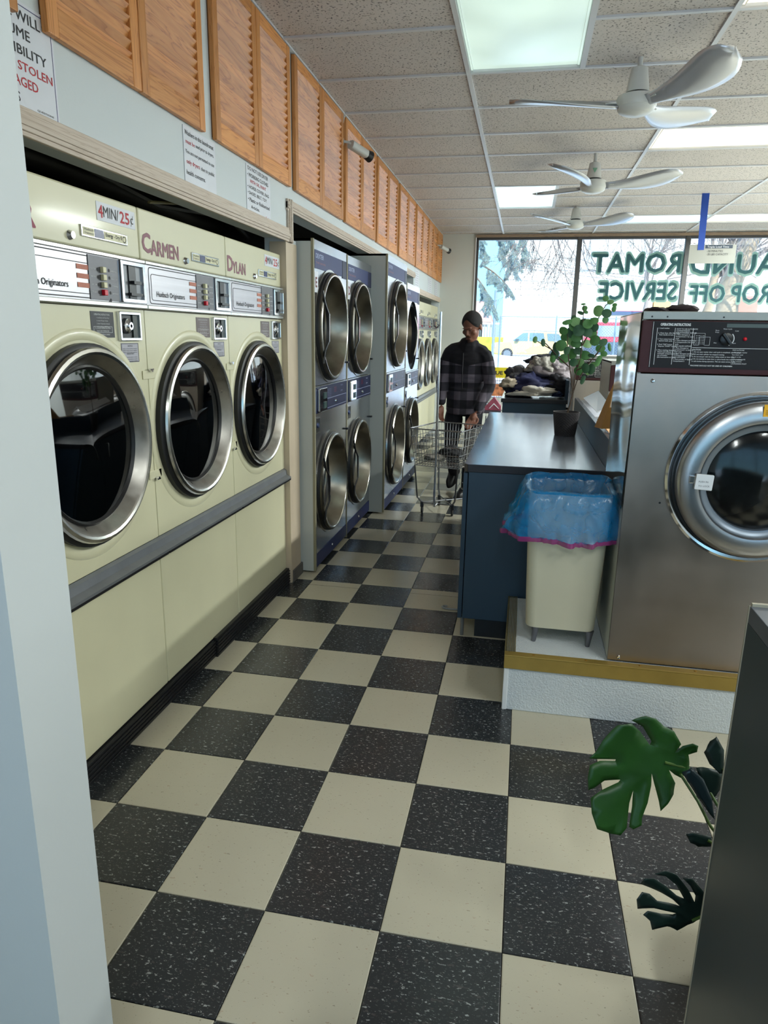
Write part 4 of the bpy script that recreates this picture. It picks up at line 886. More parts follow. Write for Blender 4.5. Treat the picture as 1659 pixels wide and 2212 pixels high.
shell(.305, .868, .022, .006, G()).build('bin_body', bin_pl, t, smooth=True, bevel=.004)
for a, b in ((.075, .41), (.29, .405), (.075, .62), (.29, .62)):
    lg = G().tube([(a, b, .305), (a, b, .28), (a - .004, b, ZP)], [.018, .012, .009], 12).build('leg', mat('leg_grey', (120, 120, 126), .35, .7), t, smooth=True)
# liner: crumpled film over the rim, inside and out
P = []; Fc = []; NA = 120; prof = [(-.045, .58), (-.024, .78), (-.013, .868), (.0, .884), (.014, .878), (.022, .84), (.026, .80), (.030, .76), (.033, .725), (.028, .70)]
base = rr(bx0 - .022, bx1 + .022, by0 - .022, by1 + .022, .04, 6)
def loop(off, n):
    q = rr(bx0 - .022 - off, bx1 + .022 + off, by0 - .022 - off, by1 + .022 + off, max(.012, .04 + off), 6); q = [Vector((a, b, 0)) for a, b in q]; q.append(q[0])
    L = [0]
    for i in range(len(q) - 1): L.append(L[-1] + (q[i + 1] - q[i]).length)
    out = []; i = 0
    for k in range(n):
        s_ = L[-1] * k / n
        while L[i + 1] < s_: i += 1
        out.append(q[i].lerp(q[i + 1], (s_ - L[i]) / max(1e-9, L[i + 1] - L[i])))
    return out
for r_, (o_, z_) in enumerate(prof):
    lp = loop(o_, NA)
    for k, p in enumerate(lp):
        c = Vector(((bx0 + bx1) / 2, (by0 + by1) / 2, 0)); d = (p - c).normalized(); a = 2 * PI * k / NA
        am = (.004 + .022 * max(0, r_ - 3) / 6) if r_ > 3 else .003
        if p.x < bx0 and r_ > 4: am *= 1.5; p = p + Vector((-.03 * (r_ - 4) / 5, 0, 0))
        w_ = abs(nz((math.cos(a) * 5, math.sin(a) * 5, r_ * .45), 1, 5)) * 2.2
        sag = .02 * nz((math.cos(a) * 2, math.sin(a) * 2, 0), 1, 9) * (r_ / 9)
        zz = z_ + sag + (.004 * nz((a * 4, r_, 0)) if r_ > 1 else 0)
        if r_ in (3, 4) and p.y > by1 - .05: zz += .012 + .02 * max(0, nz((a * 1.5, 0, 0), 1, 2))
        P.append(tuple(p + d * am * w_ + Vector((0, 0, zz))))
for i in range(len(prof) - 1):
    for k in range(NA): Fc.append((i * NA + k, i * NA + (k + 1) % NA, (i + 1) * NA + (k + 1) % NA, (i + 1) * NA + k))
def film(name, col, al, rough=.18):
    M = bpy.data.materials.new(name); M.use_nodes = True; n = M.node_tree.nodes; l = M.node_tree.links; b = n['Principled BSDF']
    b.inputs['Base Color'].default_value = (*lin(col), 1); b.inputs['Roughness'].default_value = rough; b.inputs['Alpha'].default_value = al
    tn = n.new('ShaderNodeTexCoord'); z = n.new('ShaderNodeTexNoise'); z.inputs['Scale'].default_value = 11; z.inputs['Detail'].default_value = 3; z.inputs['Distortion'].default_value = 1.2; l.new(tn.outputs['Object'], z.inputs[0])
    bp = n.new('ShaderNodeBump'); bp.inputs['Strength'].default_value = .7; bp.inputs['Distance'].default_value = .01; l.new(z.outputs[0], bp.inputs['Height']); l.new(bp.outputs[0], b.inputs['Normal'])
    mr = n.new('ShaderNodeMapRange'); l.new(z.outputs[0], mr.inputs[0]); mr.inputs[1].default_value = .35; mr.inputs[2].default_value = .7; mr.inputs[3].default_value = al - .10; mr.inputs[4].default_value = al + .10; l.new(mr.outputs[0], b.inputs['Alpha'])
    return M
G().poly(P, Fc).build('liner', film('blue_film', (20, 140, 206), .58), t, smooth=True, angle=180)
lo = loop(.034, NA); P2 = []; F2 = []
for q in range(3):
    for k in range(NA):
        p = Vector(P[(len(prof) - 1) * NA + k]) if q == 0 else None
        b_ = Vector(P[(len(prof) - 1) * NA + k]); dd = (Vector((b_.x, b_.y, 0)) - Vector(((bx0 + bx1) / 2, (by0 + by1) / 2, 0))).normalized()
        P2.append(tuple(b_ + dd * (.002 if q == 1 else 0) + Vector((0, 0, .006 - .010 * q))))
for q in range(2):
    for k in range(NA): F2.append((q * NA + k, q * NA + (k + 1) % NA, (q + 1) * NA + (k + 1) % NA, (q + 1) * NA + k))
G().poly(P2, F2).build('drawstring_hem', film('purple_film', (150, 50, 120), .9), t, smooth=True, angle=180)

# ================================================================== CARDBOARD AND PAPERS BEHIND THE COUNTER
def sheet(g, ps, th=.004):
    ps = [Vector(p) for p in ps]; n = (ps[1] - ps[0]).cross(ps[2] - ps[0]).normalized() * th
    k = len(ps); i = g.pts(ps + [p + n for p in ps]); g.f += [tuple(i + j for j in range(k)), tuple(i + k + j for j in range(k))[::-1]] + [(i + j, i + (j + 1) % k, i + k + (j + 1) % k, i + k + j) for j in range(k)]
    return g
t = thing('cardboard', 'folded tan cardboard wedged between the counter and the big washer', 'cardboard', (.4, 1.4, 1))
g = G(); sheet(g, [(.389, .915, 1.0), (.389, .915, .90), (.389, 1.75, .93), (.389, 1.75, 1.02)])
sheet(g, [(.389, .915, 1.004), (.389, 1.75, 1.02), (.44, 1.75, 1.0), (.425, .915, .985)]); sheet(g, [(.389, .912, 1.0), (.425, .912, .985), (.425, .912, .90), (.389, .912, .90)])
g.build('lower_fold', cardboard, t)
g = G(); sheet(g, [at(1326, 828, 1.25), at(1302, 880, 1.35), at(1284, 922, 1.45), at(1300, 926, 1.3), at(1316, 880, 1.25)]); sheet(g, [at(1316, 880, 1.25), at(1300, 926, 1.3), at(1330, 926, 1.2), at(1330, 880, 1.2)]); g.build('upright_fold', cardboard, t)
t = thing('white_folder', 'white folder lying open along the counter backsplash', 'folder', (.45, 2.4, 1.0))
g = G(); sheet(g, [(.40, 2.95, 1.03), (.40, 1.95, 1.03), (.47, 1.95, 1.075), (.50, 2.95, 1.085)], .006); g.build('cover', mat('white_board', (236, 238, 244), .4), t)
g = G(); sheet(g, [(.385, 3.1, .995), (.385, 1.95, .995), (.50, 1.95, .998), (.50, 3.1, .998)], .012); g.build('pages', mat('page_grey', (200, 202, 208), .5), t)

# ================================================================== POTTED PLANT ON THE COUNTER
YPt = 2.07; pc = Vector((.232, YPt, ZT))
t = thing('potted_plant', 'round-leaved eucalyptus in a black woven pot on the counter', 'plant', pc)
P = []; Fc = []; NA, NH = 96, 40
for i in range(NH + 1):
    u = i / NH; r_ = .060 + .018 * u
    for k in range(NA):
        a = 2 * PI * k / NA; wv = .0016 * math.sin(a * 24 + (PI if int(u * 18) % 2 else 0)) * (abs(math.sin(u * 18 * PI))) ** .5 + .0012 * abs(math.sin(u * 18 * PI))
        P.append((pc.x + (r_ + wv) * math.cos(a), pc.y + (r_ + wv) * math.sin(a), pc.z + .001 + .138 * u))
for i in range(NH):
    for k in range(NA): Fc.append((i * NA + k, i * NA + (k + 1) % NA, (i + 1) * NA + (k + 1) % NA, (i + 1) * NA + k))
g = G().poly(P, Fc); g.lathe([(.079, pc.z + .138), (.080, pc.z + .144), (.074, pc.z + .144), (.066, pc.z + .05)], (pc.x, pc.y, 0), 48); g.build('pot', pot_m, t, smooth=True)
G().disc((pc.x, pc.y, pc.z + .125), .071, 32).build('soil', mat('soil', (46, 36, 28), .9, bump=1, bscale=60), t)
def cp(x, y, dy=0): return at(1120 + x / 5.53, 620 + y / 5.53, YPt + dy)
br = [[(640, 1510), (655, 1250), (680, 1050), (740, 860), (762, 640), (775, 330), (780, 210)], [(640, 1510), (640, 1300), (700, 1120), (880, 860), (960, 760)], [(650, 1250), (605, 900), (585, 700), (590, 560)],
      [(762, 700), (860, 520), (950, 380), (1040, 220), (1100, 180)], [(600, 950), (450, 810), (330, 680), (295, 660)], [(690, 1000), (820, 930), (940, 800), (1010, 680)], [(450, 810), (400, 750), (210, 640)]]
for k, b_ in enumerate(br):
    ps = [cp(x, y, .05 * math.sin(k * 2 + i * .7) * min(1, i / 2)) for i, (x, y) in enumerate(b_)]
    if k in (0, 1): ps[0] = Vector((pc.x + .004 * k, pc.y, pc.z + .11))
    G().tube(ps, [.0045 - .0028 * i / len(ps) for i in range(len(ps))], 6).build('stem', stem_m, t, smooth=True)
LV = [(1043,138,32,30),(1098,180,35,24),(1150,215,25,20),(1142,262,25,32),(955,285,52,58),(1055,315,52,45),(1040,395,35,35),(905,405,48,38),(775,205,25,10),(792,255,30,28),(745,310,38,18),(805,300,25,18),(585,420,55,28),(537,523,50,43),(670,460,65,65),(780,440,60,55),(830,440,55,50),(720,520,60,60),(640,540,60,60),(820,540,60,50),(700,600,60,50),(690,680,60,40),(820,680,55,45),(510,700,60,60),(440,710,30,45),(430,810,45,55),(410,860,30,40),(545,855,55,50),(640,800,50,60),(715,765,50,40),(795,815,58,48),(915,640,55,55),(1015,660,48,42),(980,735,50,42),(1020,800,35,30),(960,880,30,60),(900,930,40,30),(870,980,40,60),(800,970,40,55),(770,1110,25,50),(720,1000,50,50),(870,820,40,20),(200,630,26,38),(295,665,24,42),(1088,720,18,45),(620,640,40,50),(560,600,50,40),(900,480,50,50),(690,420,60,50),(880,560,50,50),(660,900,45,45),(740,900,40,40),(840,1000,30,50),(580,760,35,45),(660,380,30,40)]
LM = []
for mt in (leaf_g, leaf_g2, leaf_g3):
    g = G(); P = [(0, 0, .03)]; N = 18
    for ring in (.5, 1):
        for k in range(N):
            a = 2 * PI * k / N; r_ = ring * (1 - .06 * math.cos(a) ** 8); x = r_ * math.cos(a); y = r_ * math.sin(a) * .95; P.append((x, y, .10 * y * y - .16 * x * x * ring + .03 * (1 - ring)))
    F_ = [(0, 1 + k, 1 + (k + 1) % N) for k in range(N)] + [(1 + k, 1 + N + k, 1 + N + (k + 1) % N, 1 + (k + 1) % N) for k in range(N)]
    o = g.poly(P, F_).build('leaf', mt, smooth=True, angle=180); LM.append(o.data); bpy.data.objects.remove(o)
rnd = random.Random(3)
for x, y, a, b in LV:
    dy = rnd.uniform(-.09, .09); p = cp(x, y, dy); k = (0 if rnd.random() < .5 else 1) if y > 300 else 0
    if rnd.random() < .12: k = 2
    o = bpy.data.objects.new('leaf', LM[k]); C.objects.link(o); o.parent = t; o.location = p - pc
    s_ = (p - CAM).length / FPX / 5.53
    o.scale = (a * s_ * 1.12, b * s_ * 1.12, max(a, b) * s_)
    o.rotation_euler = (PI / 2 + rnd.uniform(-.35, .35), rnd.uniform(-.3, .3), rnd.uniform(-.4, .4))

# ================================================================== MONSTERA BEHIND THE DARK COUNTER
YM = -.86
t = thing('monstera_plant', 'split-leaved monstera plant poking out behind the dark counter', 'plant', (.52, YM, 0))
G().lathe([(.10, 0), (.12, .02), (.14, .24), (.13, .24), (.12, .20), (.0001, .20)], (.60, -.92, 0), 36).build('pot', mat('black_pot', (26, 26, 28), .4), t, smooth=True)
L1 = [(1105,650),(1100,700),(1040,740),(1000,720),(960,690),(1000,770),(985,840),(940,890),(888,935),(880,880),(860,800),(838,712),(830,780),(800,880),(755,960),(750,1000),(690,1018),(662,1004),(690,900),(704,800),(672,880),(645,1010),(600,1045),(530,1030),(440,990),(405,900),(400,820),(480,785),(600,752),(615,738),(500,728),(430,762),(385,770),(382,690),(400,620),(470,604),(580,618),(585,608),(450,590),(395,578),(440,545),(490,470),(600,375),(700,370),(760,430),(830,530),(842,505),(780,400),(700,350),(800,322),(870,340),(930,400),(1000,430),(1050,520),(1000,580),(1060,530),(1130,512),(1170,530),(1160,570),(1100,590)]
L2 = [(705,1690),(620,1718),(570,1700),(490,1702),(480,1660),(445,1630),(470,1615),(540,1640),(600,1650),(620,1640),(560,1622),(500,1600),(415,1590),(410,1540),(440,1512),(480,1530),(520,1570),(580,1590),(640,1612),(600,1570),(540,1530),(490,1500),(430,1465),(450,1435),(500,1440),(560,1490),(620,1550),(660,1575),(620,1500),(560,1440),(500,1415),(560,1410),(620,1440),(680,1520),(715,1592),(720,1560),(690,1500),(650,1455),(700,1460),(730,1500),(780,1560),(760,1660)]
L3 = [(765,830),(800,780),(835,757),(870,820),(860,925),(840,925),(790,880)]; L4 = [(670,1245),(700,1236),(740,1240),(800,1255),(800,1300),(730,1300),(690,1280)]; L5 = [(725,905),(780,905),(860,930),(850,1000),(790,1080),(750,1000)]
L6 = [(650, 930), (700, 905), (760, 960), (800, 1050), (815, 1160), (790, 1130), (730, 1050), (690, 990)]
def leaf(name, pts, ox, oy, sc, Y, mt, c0, bulge, lean):
    P3 = []; c = at(ox + c0[0] / sc, oy + c0[1] / sc, Y)
    bm = bmesh.new(); vs = []
    for x, y in pts:
        p = at(ox + x / sc, oy + y / sc, Y); vs.append(bm.verts.new(p))
    f = bm.faces.new(vs); f.normal_update(); bmesh.ops.triangulate(bm, faces=[f]); bmesh.ops.subdivide_edges(bm, edges=bm.edges[:], cuts=2, use_grid_fill=True)
    for v in bm.verts:
        d = v.co - c; r_ = math.hypot(d.x, d.z); v.co.y += bulge * r_ * r_ + lean * d.z + .0022 * math.cos(12 * math.atan2(d.z, d.x)) * min(1, r_ / .05)
    bmesh.ops.recalc_face_normals(bm, faces=bm.faces)
    me = bpy.data.meshes.new(name); bm.to_mesh(me); bm.free(); me.transform(Matrix.Translation(-worigin(t)))
    for p in me.polygons: p.use_smooth = True
    me.materials.append(mt); o = bpy.data.objects.new(name, me); C.objects.link(o); o.parent = t
    s_ = o.modifiers.new('thick', 'SOLIDIFY'); s_.thickness = .0015
    return o
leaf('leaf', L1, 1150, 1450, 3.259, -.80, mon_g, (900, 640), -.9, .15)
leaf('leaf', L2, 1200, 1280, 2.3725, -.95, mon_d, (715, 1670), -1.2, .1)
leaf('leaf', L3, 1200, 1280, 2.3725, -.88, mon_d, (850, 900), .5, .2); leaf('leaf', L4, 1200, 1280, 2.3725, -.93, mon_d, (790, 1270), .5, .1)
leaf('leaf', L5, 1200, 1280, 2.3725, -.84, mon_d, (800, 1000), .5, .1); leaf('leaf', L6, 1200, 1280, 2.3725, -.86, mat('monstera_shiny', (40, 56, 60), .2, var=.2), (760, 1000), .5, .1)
def mp_(x, y, Y): return at(1200 + x / 2.3725, 1280 + y / 2.3725, Y)
for ps in ([mp_(560, 870, -.80), mp_(690, 905, -.80), mp_(760, 970, -.82), mp_(830, 1090, -.86), (.56, -.9, .25)], [mp_(640, 930, -.82), mp_(730, 1070, -.84), mp_(790, 1190, -.88), (.57, -.91, .24)], [mp_(700, 1680, -.95), mp_(800, 1640, -.95), (.58, -.92, .22)], [mp_(780, 1270, -.93), mp_(840, 1300, -.93), (.57, -.92, .23)], [mp_(860, 900, -.88), (.58, -.9, .25)]):
    G().tube(ps, .0035, 8).build('stem', mat('monstera_stem', (70, 96, 34), .45), t, smooth=True)

# ================================================================== LAUNDRY HEAP
def garment(name, label, c, s, m_, seed, cat='garment', rot=0, folds=9, amp=.35):
    R_ = Matrix.Rotation(rot, 3, 'Z')
    def fn(q, d):
        f = nz((d.x * 1.6 + seed, d.y * 1.6, d.z * 1.6), 1, seed) * 1.3 + .8 * (.45 - abs(nz((d.x * folds * .45, d.y * 2.2, d.z * folds * .45), 1, seed * 2))) ** 1 + .35 * (.4 - abs(nz((d.x * folds, d.y * 5, d.z * folds), 1, seed + 4))) - .25
        q = q * (1 + amp * f); q.z = max(q.z, -s[2] * .55); return q
    g = G().ell(c, s, 56, 34, R_, fn); o = g.build(name, m_, smooth=True, angle=180); tag(o, label, cat, 'heaped laundry on the far counter')
    return o
cl = {k: mat('cloth_' + k, v, .9, bump=.35, bscale=45, var=.15, vscale=9) for k, v in dict(navy=(34, 38, 76), black=(24, 24, 32), grey=(128, 120, 124), pale=(168, 164, 156), white=(214, 208, 198), beige=(200, 186, 164), char=(62, 62, 66), blue=(38, 56, 92), dgrey=(86, 84, 88)).items()}
def gp(u, v, Y): return at(u, v, Y)
GY = 4.95
garment('sweater', 'dark navy garment spread across the middle of the heap', gp(1145, 835, GY), (.27, .20, .12), cl['navy'], 3, rot=.35)
garment('jacket', 'black garment at the right end of the heap', gp(1205, 838, GY + .05), (.15, .20, .14), cl['black'], 5)
garment('hoodie', 'grey hooded top with a pale strap on top of the heap', gp(1188, 802, GY + .15), (.21, .17, .14), cl['grey'], 8, amp=.5)
garment('cap', 'dark garment peeking over the back of the heap', gp(1178, 779, GY + .35), (.18, .12, .06), cl['black'], 11)
garment('shirt', 'olive grey garment on the upper left of the heap', gp(1118, 808, GY + .15), (.12, .12, .08), cl['dgrey'], 13)
garment('trousers', 'charcoal garment hanging over the left edge of the heap', gp(1106, 832, GY), (.085, .13, .10), cl['char'], 17)
garment('towel', 'beige towel folded on the left of the heap', gp(1104, 829, GY - .08), (.10, .08, .06), cl['beige'], 19, cat='towel')
garment('white_shirt', 'creamy white shirt lying at the front of the heap', gp(1158, 848, GY - .2), (.18, .10, .055), cl['white'], 23, rot=.2, amp=.6, folds=14)
garment('socks', 'blue striped sock ball at the right front of the heap', gp(1203, 853, GY - .18), (.06, .06, .03), cl['blue'], 29)
garment('jeans', 'dark garment under the heap on the left', gp(1122, 852, GY - .05), (.13, .15, .05), cl['black'], 31)
garment('pale_top', 'pale grey top wrapped round the hooded top', gp(1172, 793, GY + .05), (.13, .10, .09), cl['pale'], 37, amp=.5, folds=12)

# ================================================================== MAGAZINE RACK BY THE WINDOW
YR = 7.3
t = thing('newspaper_rack', 'wire newspaper rack with a yellow header by the window', 'rack', at(1075, 870, YR) * Vector((1, 1, 0)) if False else (at(1075, 870, YR).x, YR, 0))
q0 = at(1062, 816, YR); q1 = at(1098, 794, YR); F = FF(q0.x - .05, YR, q0.z)
G(F).box(0, q1.x - q0.x + .05, 0, q1.z - q0.z, -.01, 0).build('header', mat('yellow_board', (206, 190, 40), .5), t)
G(F).text('VUE', .045, .045, .15, .045, c=.002, bold=.04).build('print', ink, t); G(F).text('WEEKLY', .075, .022, .12, .014, c=.002, bold=.02).build('print', mat('orange_ink', (190, 120, 30), .6), t)
g = G(); xs = [q0.x - .05 + .032 * k for k in range(9)]
for x in xs: g.tube([(x, YR + .01, .30), (x, YR + .01, q0.z)], .003, 5)
for z_ in (.34, .52, .70, .88): g.tube([(xs[0], YR + .01, z_), (xs[-1], YR + .01, z_)], .004, 5); g.tube([(xs[0], YR - .06, z_ - .03), (xs[-1], YR - .06, z_ - .03)], .004, 5); g.tube([(xs[0], YR + .01, z_ - .03), (xs[0], YR - .06, z_ - .03)], .004, 5); g.tube([(xs[-1], YR + .01, z_ - .03), (xs[-1], YR - .06, z_ - .03)], .004, 5)
for x in (xs[0], xs[-1]): g.tube([(x, YR + .02, 0), (x, YR + .01, .4)], .008, 6); g.tube([(x, YR - .12, 0), (x, YR - .06, .35)], .008, 6)
g.build('wire_frame', mat('dark_wire', (50, 54, 62), .4, .6), t)
for k, (z_, cA, lb) in enumerate([(.70, (190, 120, 80), 'colourful newspaper stack in the middle tier of the wire rack'), (.52, (206, 206, 204), 'pale newspaper stack in the lower tier of the wire rack')]):
    o = G().box(xs[0] + .01, xs[-1] - .01, YR - .05, YR - .005, z_ - .02, z_ + .14).build('newspaper', mat('print_%d' % k, cA, .6, var=.7, vscale=22), bevel=.002); tag(o, lb, 'newspaper', 'papers in the rack')
t = thing('display_box', 'low table with a red and pink house-shaped display stand before the window', 'display stand', (at(1070, 880, 6.6).x, 6.6, 0))
a = at(1050, 886, 6.6); b = at(1082, 884, 6.6); pk = at(1071, 858, 6.6); xx = (a.x + b.x) / 2
G().box(a.x - .12, b.x, 6.55, 6.85, a.z - .035, a.z - .005).box(a.x - .1, a.x - .06, 6.58, 6.62, 0, a.z - .035).box(b.x - .05, b.x - .01, 6.58, 6.62, 0, a.z - .035).box(a.x - .1, a.x - .06, 6.78, 6.82, 0, a.z - .035).box(b.x - .05, b.x - .01, 6.78, 6.82, 0, a.z - .035).build('table', mat('dark_shelf', (70, 66, 74), .5), t)
G(FF(xx, 6.62, a.z)).prism([(-.11, 0), (.09, 0), (.09, .05), (.0, pk.z - a.z), (-.11, .04)], -.12, 0).build('stand', mat('red_stand', (150, 74, 92), .5, var=.3, vscale=18), t)
G(FF(xx, 6.62, a.z)).prism([(-.06, .02), (-.05, .02), (.0, .075), (.06, .02), (.07, .02), (.0, .09)], 0, .004).build('stripe', ink_white, t)

# ================================================================== CART
t = thing('laundry_cart', 'wire laundry cart on castors with a tall hanging pole', 'cart', (-.68, 3.5, 0))
ZR = .71; rim = [Vector(p) for p in ((-.93, 3.35, ZR), (-.50, 3.23, ZR), (-.33, 3.74, ZR), (-.755, 3.87, ZR))]; cc = sum(rim, Vector()) / 4
bot = [cc + (p - cc) * .86 for p in rim]; bot = [Vector((p.x, p.y, .40)) for p in bot]
wire = mat('chrome_wire', (176, 178, 182), .25, .95)
def q4(A, u, v): return A[0].lerp(A[1], u).lerp(A[3].lerp(A[2], u), v)
g = G()
for k in range(4): g.tube([rim[k], rim[(k + 1) % 4]], .0055, 6); g.tube([bot[k], bot[(k + 1) % 4]], .004, 6)
g.build('rim', wire, t, smooth=True)
for k in range(4):
    g = G(); A, B = rim[k], rim[(k + 1) % 4]; a, b = bot[k], bot[(k + 1) % 4]; n = 16 if k % 2 == 0 else 19
    for i in range(n + 1): g.tube([A.lerp(B, i / n), a.lerp(b, i / n)], .0018, 4, False)
    for h in (.22, .44, .66, .85): g.tube([A.lerp(a, h), B.lerp(b, h)], .0024, 4)
    g.build('basket_side', wire, t)['kind'] = 'stuff'
g = G()
for i in range(1, 16): g.tube([bot[0].lerp(bot[1], i / 16), bot[3].lerp(bot[2], i / 16)], .0018, 4)
for i in range(1, 5): g.tube([bot[0].lerp(bot[3], i / 5), bot[1].lerp(bot[2], i / 5)], .0024, 4)
g.build('basket_floor', wire, t)['kind'] = 'stuff'
feet = [Vector((-.81, 3.33, .095)), Vector((-.55, 3.28, .095)), Vector((-.44, 3.58, .095)), Vector((-.70, 3.63, .095))]
for k in range(4):
    p = feet[k]; G().tube([bot[k], Vector((bot[k].x * .6 + p.x * .4, bot[k].y * .6 + p.y * .4, .13)), p], .007, 8).build('leg', wire, t, smooth=True)
    w_ = G().box(p.x - .014, p.x + .014, p.y - .012, p.y + .012, .055, .097).build('castor', mat('castor_fork', (70, 70, 74), .4, .6), t, bevel=.003)
    G(frame((p.x - .009, p.y + .012, .031), (0, 1, 0), (0, 0, 1))).lathe([(.0001, 0), (.026, 0), (.031, .004), (.031, .014), (.026, .018), (.0001, .018)], (0, 0, 0), 20).build('wheel', blackrub, w_, smooth=True)
G().tube([feet[0], feet[2]], .005, 6).tube([feet[1], feet[3]], .005, 6).tube([feet[0], feet[1]], .005, 6).build('brace', wire, t)
G().tube([(-.70, 3.272, .075), (-.70, 3.272, 1.635)], .0105, 10).build('pole', chrome, t, smooth=True)
G().tube([(-.70, 3.272, 1.56), (-.712, 3.27, 1.53), (-.73, 3.268, 1.515), (-.748, 3.266, 1.53), (-.752, 3.265, 1.575)], .004, 6).build('hook', mat('dark_hook', (60, 60, 66), .4, .6), t, smooth=True)
G().tube([(-.70, 3.272, .08), (feet[0].x * .5 + feet[1].x * .5, 3.305, .095)], .005, 6).build('pole_bracket', wire, t)
for c_, s_, m_, sd_, lb in (((-.60, 3.60, .475), (.10, .11, .055), cl['char'], 41, 'dark garment crumpled in the wire cart'), ((-.74, 3.52, .445), (.10, .09, .028), cl['pale'], 43, 'pale shirt lying in the bottom of the wire cart')):
    o = garment('cart_garment', lb, c_, s_, m_, sd_); o['group'] = 'clothes in the cart'

# ================================================================== PERSON
t = thing('person', 'man in a dark plaid jacket bending over the wire cart, looking down', 'person', (-.55, 4.1, 0))
def skin_chain(verts, edges, radii, sub=1):
    me = bpy.data.meshes.new('sk'); me.from_pydata(verts, edges, []); o = bpy.data.objects.new('sk', me); C.objects.link(o)
    m_ = o.modifiers.new('s', 'SKIN'); m_.use_smooth_shade = True
    for i, r_ in enumerate(radii): me.skin_vertices[0].data[i].radius = (r_, r_) if not isinstance(r_, tuple) else r_
    me.skin_vertices[0].data[0].use_root = True
    s_ = o.modifiers.new('u', 'SUBSURF'); s_.levels = sub; s_.render_levels = sub
    dg = bpy.context.evaluated_depsgraph_get(); dg.update(); ev = o.evaluated_get(dg); m2 = bpy.data.meshes.new_from_object(ev)
    vs = [tuple(v.co) for v in m2.vertices]; fs = [tuple(p.vertices) for p in m2.polygons]; bpy.data.objects.remove(o); bpy.data.meshes.remove(m2)
    return vs, fs
def chain(g, pts, radii, sub=1):
    vs, fs = skin_chain(pts, [(i, i + 1) for i in range(len(pts) - 1)], radii, sub); g.poly(vs, fs)
def remesh(g, name, m_, vox, parent, smooth_it=4, fn=None):
    o = g.build(name, m_, parent, smooth=True, angle=180); r_ = o.modifiers.new('r', 'REMESH'); r_.mode = 'VOXEL'; r_.voxel_size = vox; s_ = o.modifiers.new('s', 'SMOOTH'); s_.iterations = smooth_it; s_.factor = .5
    dg = bpy.context.evaluated_depsgraph_get(); dg.update(); me = bpy.data.meshes.new_from_object(o.evaluated_get(dg)); o.modifiers.clear(); o.data = me; me.name = name
    for p in me.polygons: p.use_smooth = True
    if fn:
        o0 = worigin(o)
        for v in me.vertices: v.co = fn(v.co + o0, v.normal) - o0
    return o
V = Vector
HC = at(1020, 706, 4.02)                                     # head centre
HR = Matrix.Rotation(math.radians(-27), 3, 'Z') @ Matrix.Rotation(math.radians(26), 3, 'X')   # facing -Y, turned to his right, tilted down
def hp(x, y, z): return HC + HR @ V((x, y, z))               # head space: -y is forward
neck0 = V((-.535, 4.10, 1.40)); shL, shR = V((-.715, 4.12, 1.315)), V((-.372, 4.10, 1.295))
elL, elR = V((-.765, 4.10, 1.05)), V((-.325, 4.05, 1.03)); wrL, wrR = V((-.752, 4.0, .845)), V((-.43, 3.87, .80))
g = G()
# trunk and legs
chain(g, [V((-.55, 4.17, .90)), V((-.55, 4.16, 1.10)), V((-.55, 4.13, 1.28)), neck0, hp(0, .03, -.09)], [.11, .10, .105, .062, .058])
for S, E_, W_ in ((shL, elL, wrL), (shR, elR, wrR)): chain(g, [V((-.55, 4.13, 1.27)), S, E_, W_], [.07, .058, .042, .027])
hipL, hipR = V((-.64, 4.17, .88)), V((-.46, 4.17, .88)); knL, knR = V((-.67, 4.16, .47)), V((-.47, 4.05, .48)); anL, anR = V((-.64, 4.42, .12)), V((-.50, 4.10, .08))
chain(g, [V((-.55, 4.17, .92)), hipL, knL, anL], [.11, .09, .058, .04]); chain(g, [V((-.55, 4.17, .92)), hipR, knR, anR], [.11, .09, .058, .04])
# head
g.ell(HC + HR @ V((0, .012, .03)), (.076, .095, .095), 28, 18, HR); g.ell(HC + HR @ V((0, -.022, -.035)), (.062, .072, .082), 24, 16, HR); g.ell(HC + HR @ V((0, -.055, -.092)), (.034, .035, .026), 16, 10, HR)
chain(g, [hp(0, -.088, .012), hp(0, -.104, -.022), hp(0, -.108, -.034)], [.009, .013, .014]); g.ell(hp(.013, -.097, -.036), (.009, .012, .008), 10, 8); g.ell(hp(-.013, -.097, -.036), (.009, .012, .008), 10, 8)
g.ell(hp(0, -.080, .022), (.044, .018, .011), 16, 8, HR); g.ell(hp(0, -.090, -.064), (.027, .014, .008), 14, 8, HR); g.ell(hp(0, -.088, -.074), (.023, .014, .008), 14, 8, HR)
g.ell(hp(.042, -.06, -.022), (.026, .024, .024), 12, 8, HR); g.ell(hp(-.042, -.06, -.022), (.026, .024, .024), 12, 8, HR)
for sgn in (1, -1): g.ell(hp(.080 * sgn, .012, -.008), (.010, .020, .032), 12, 10, HR)
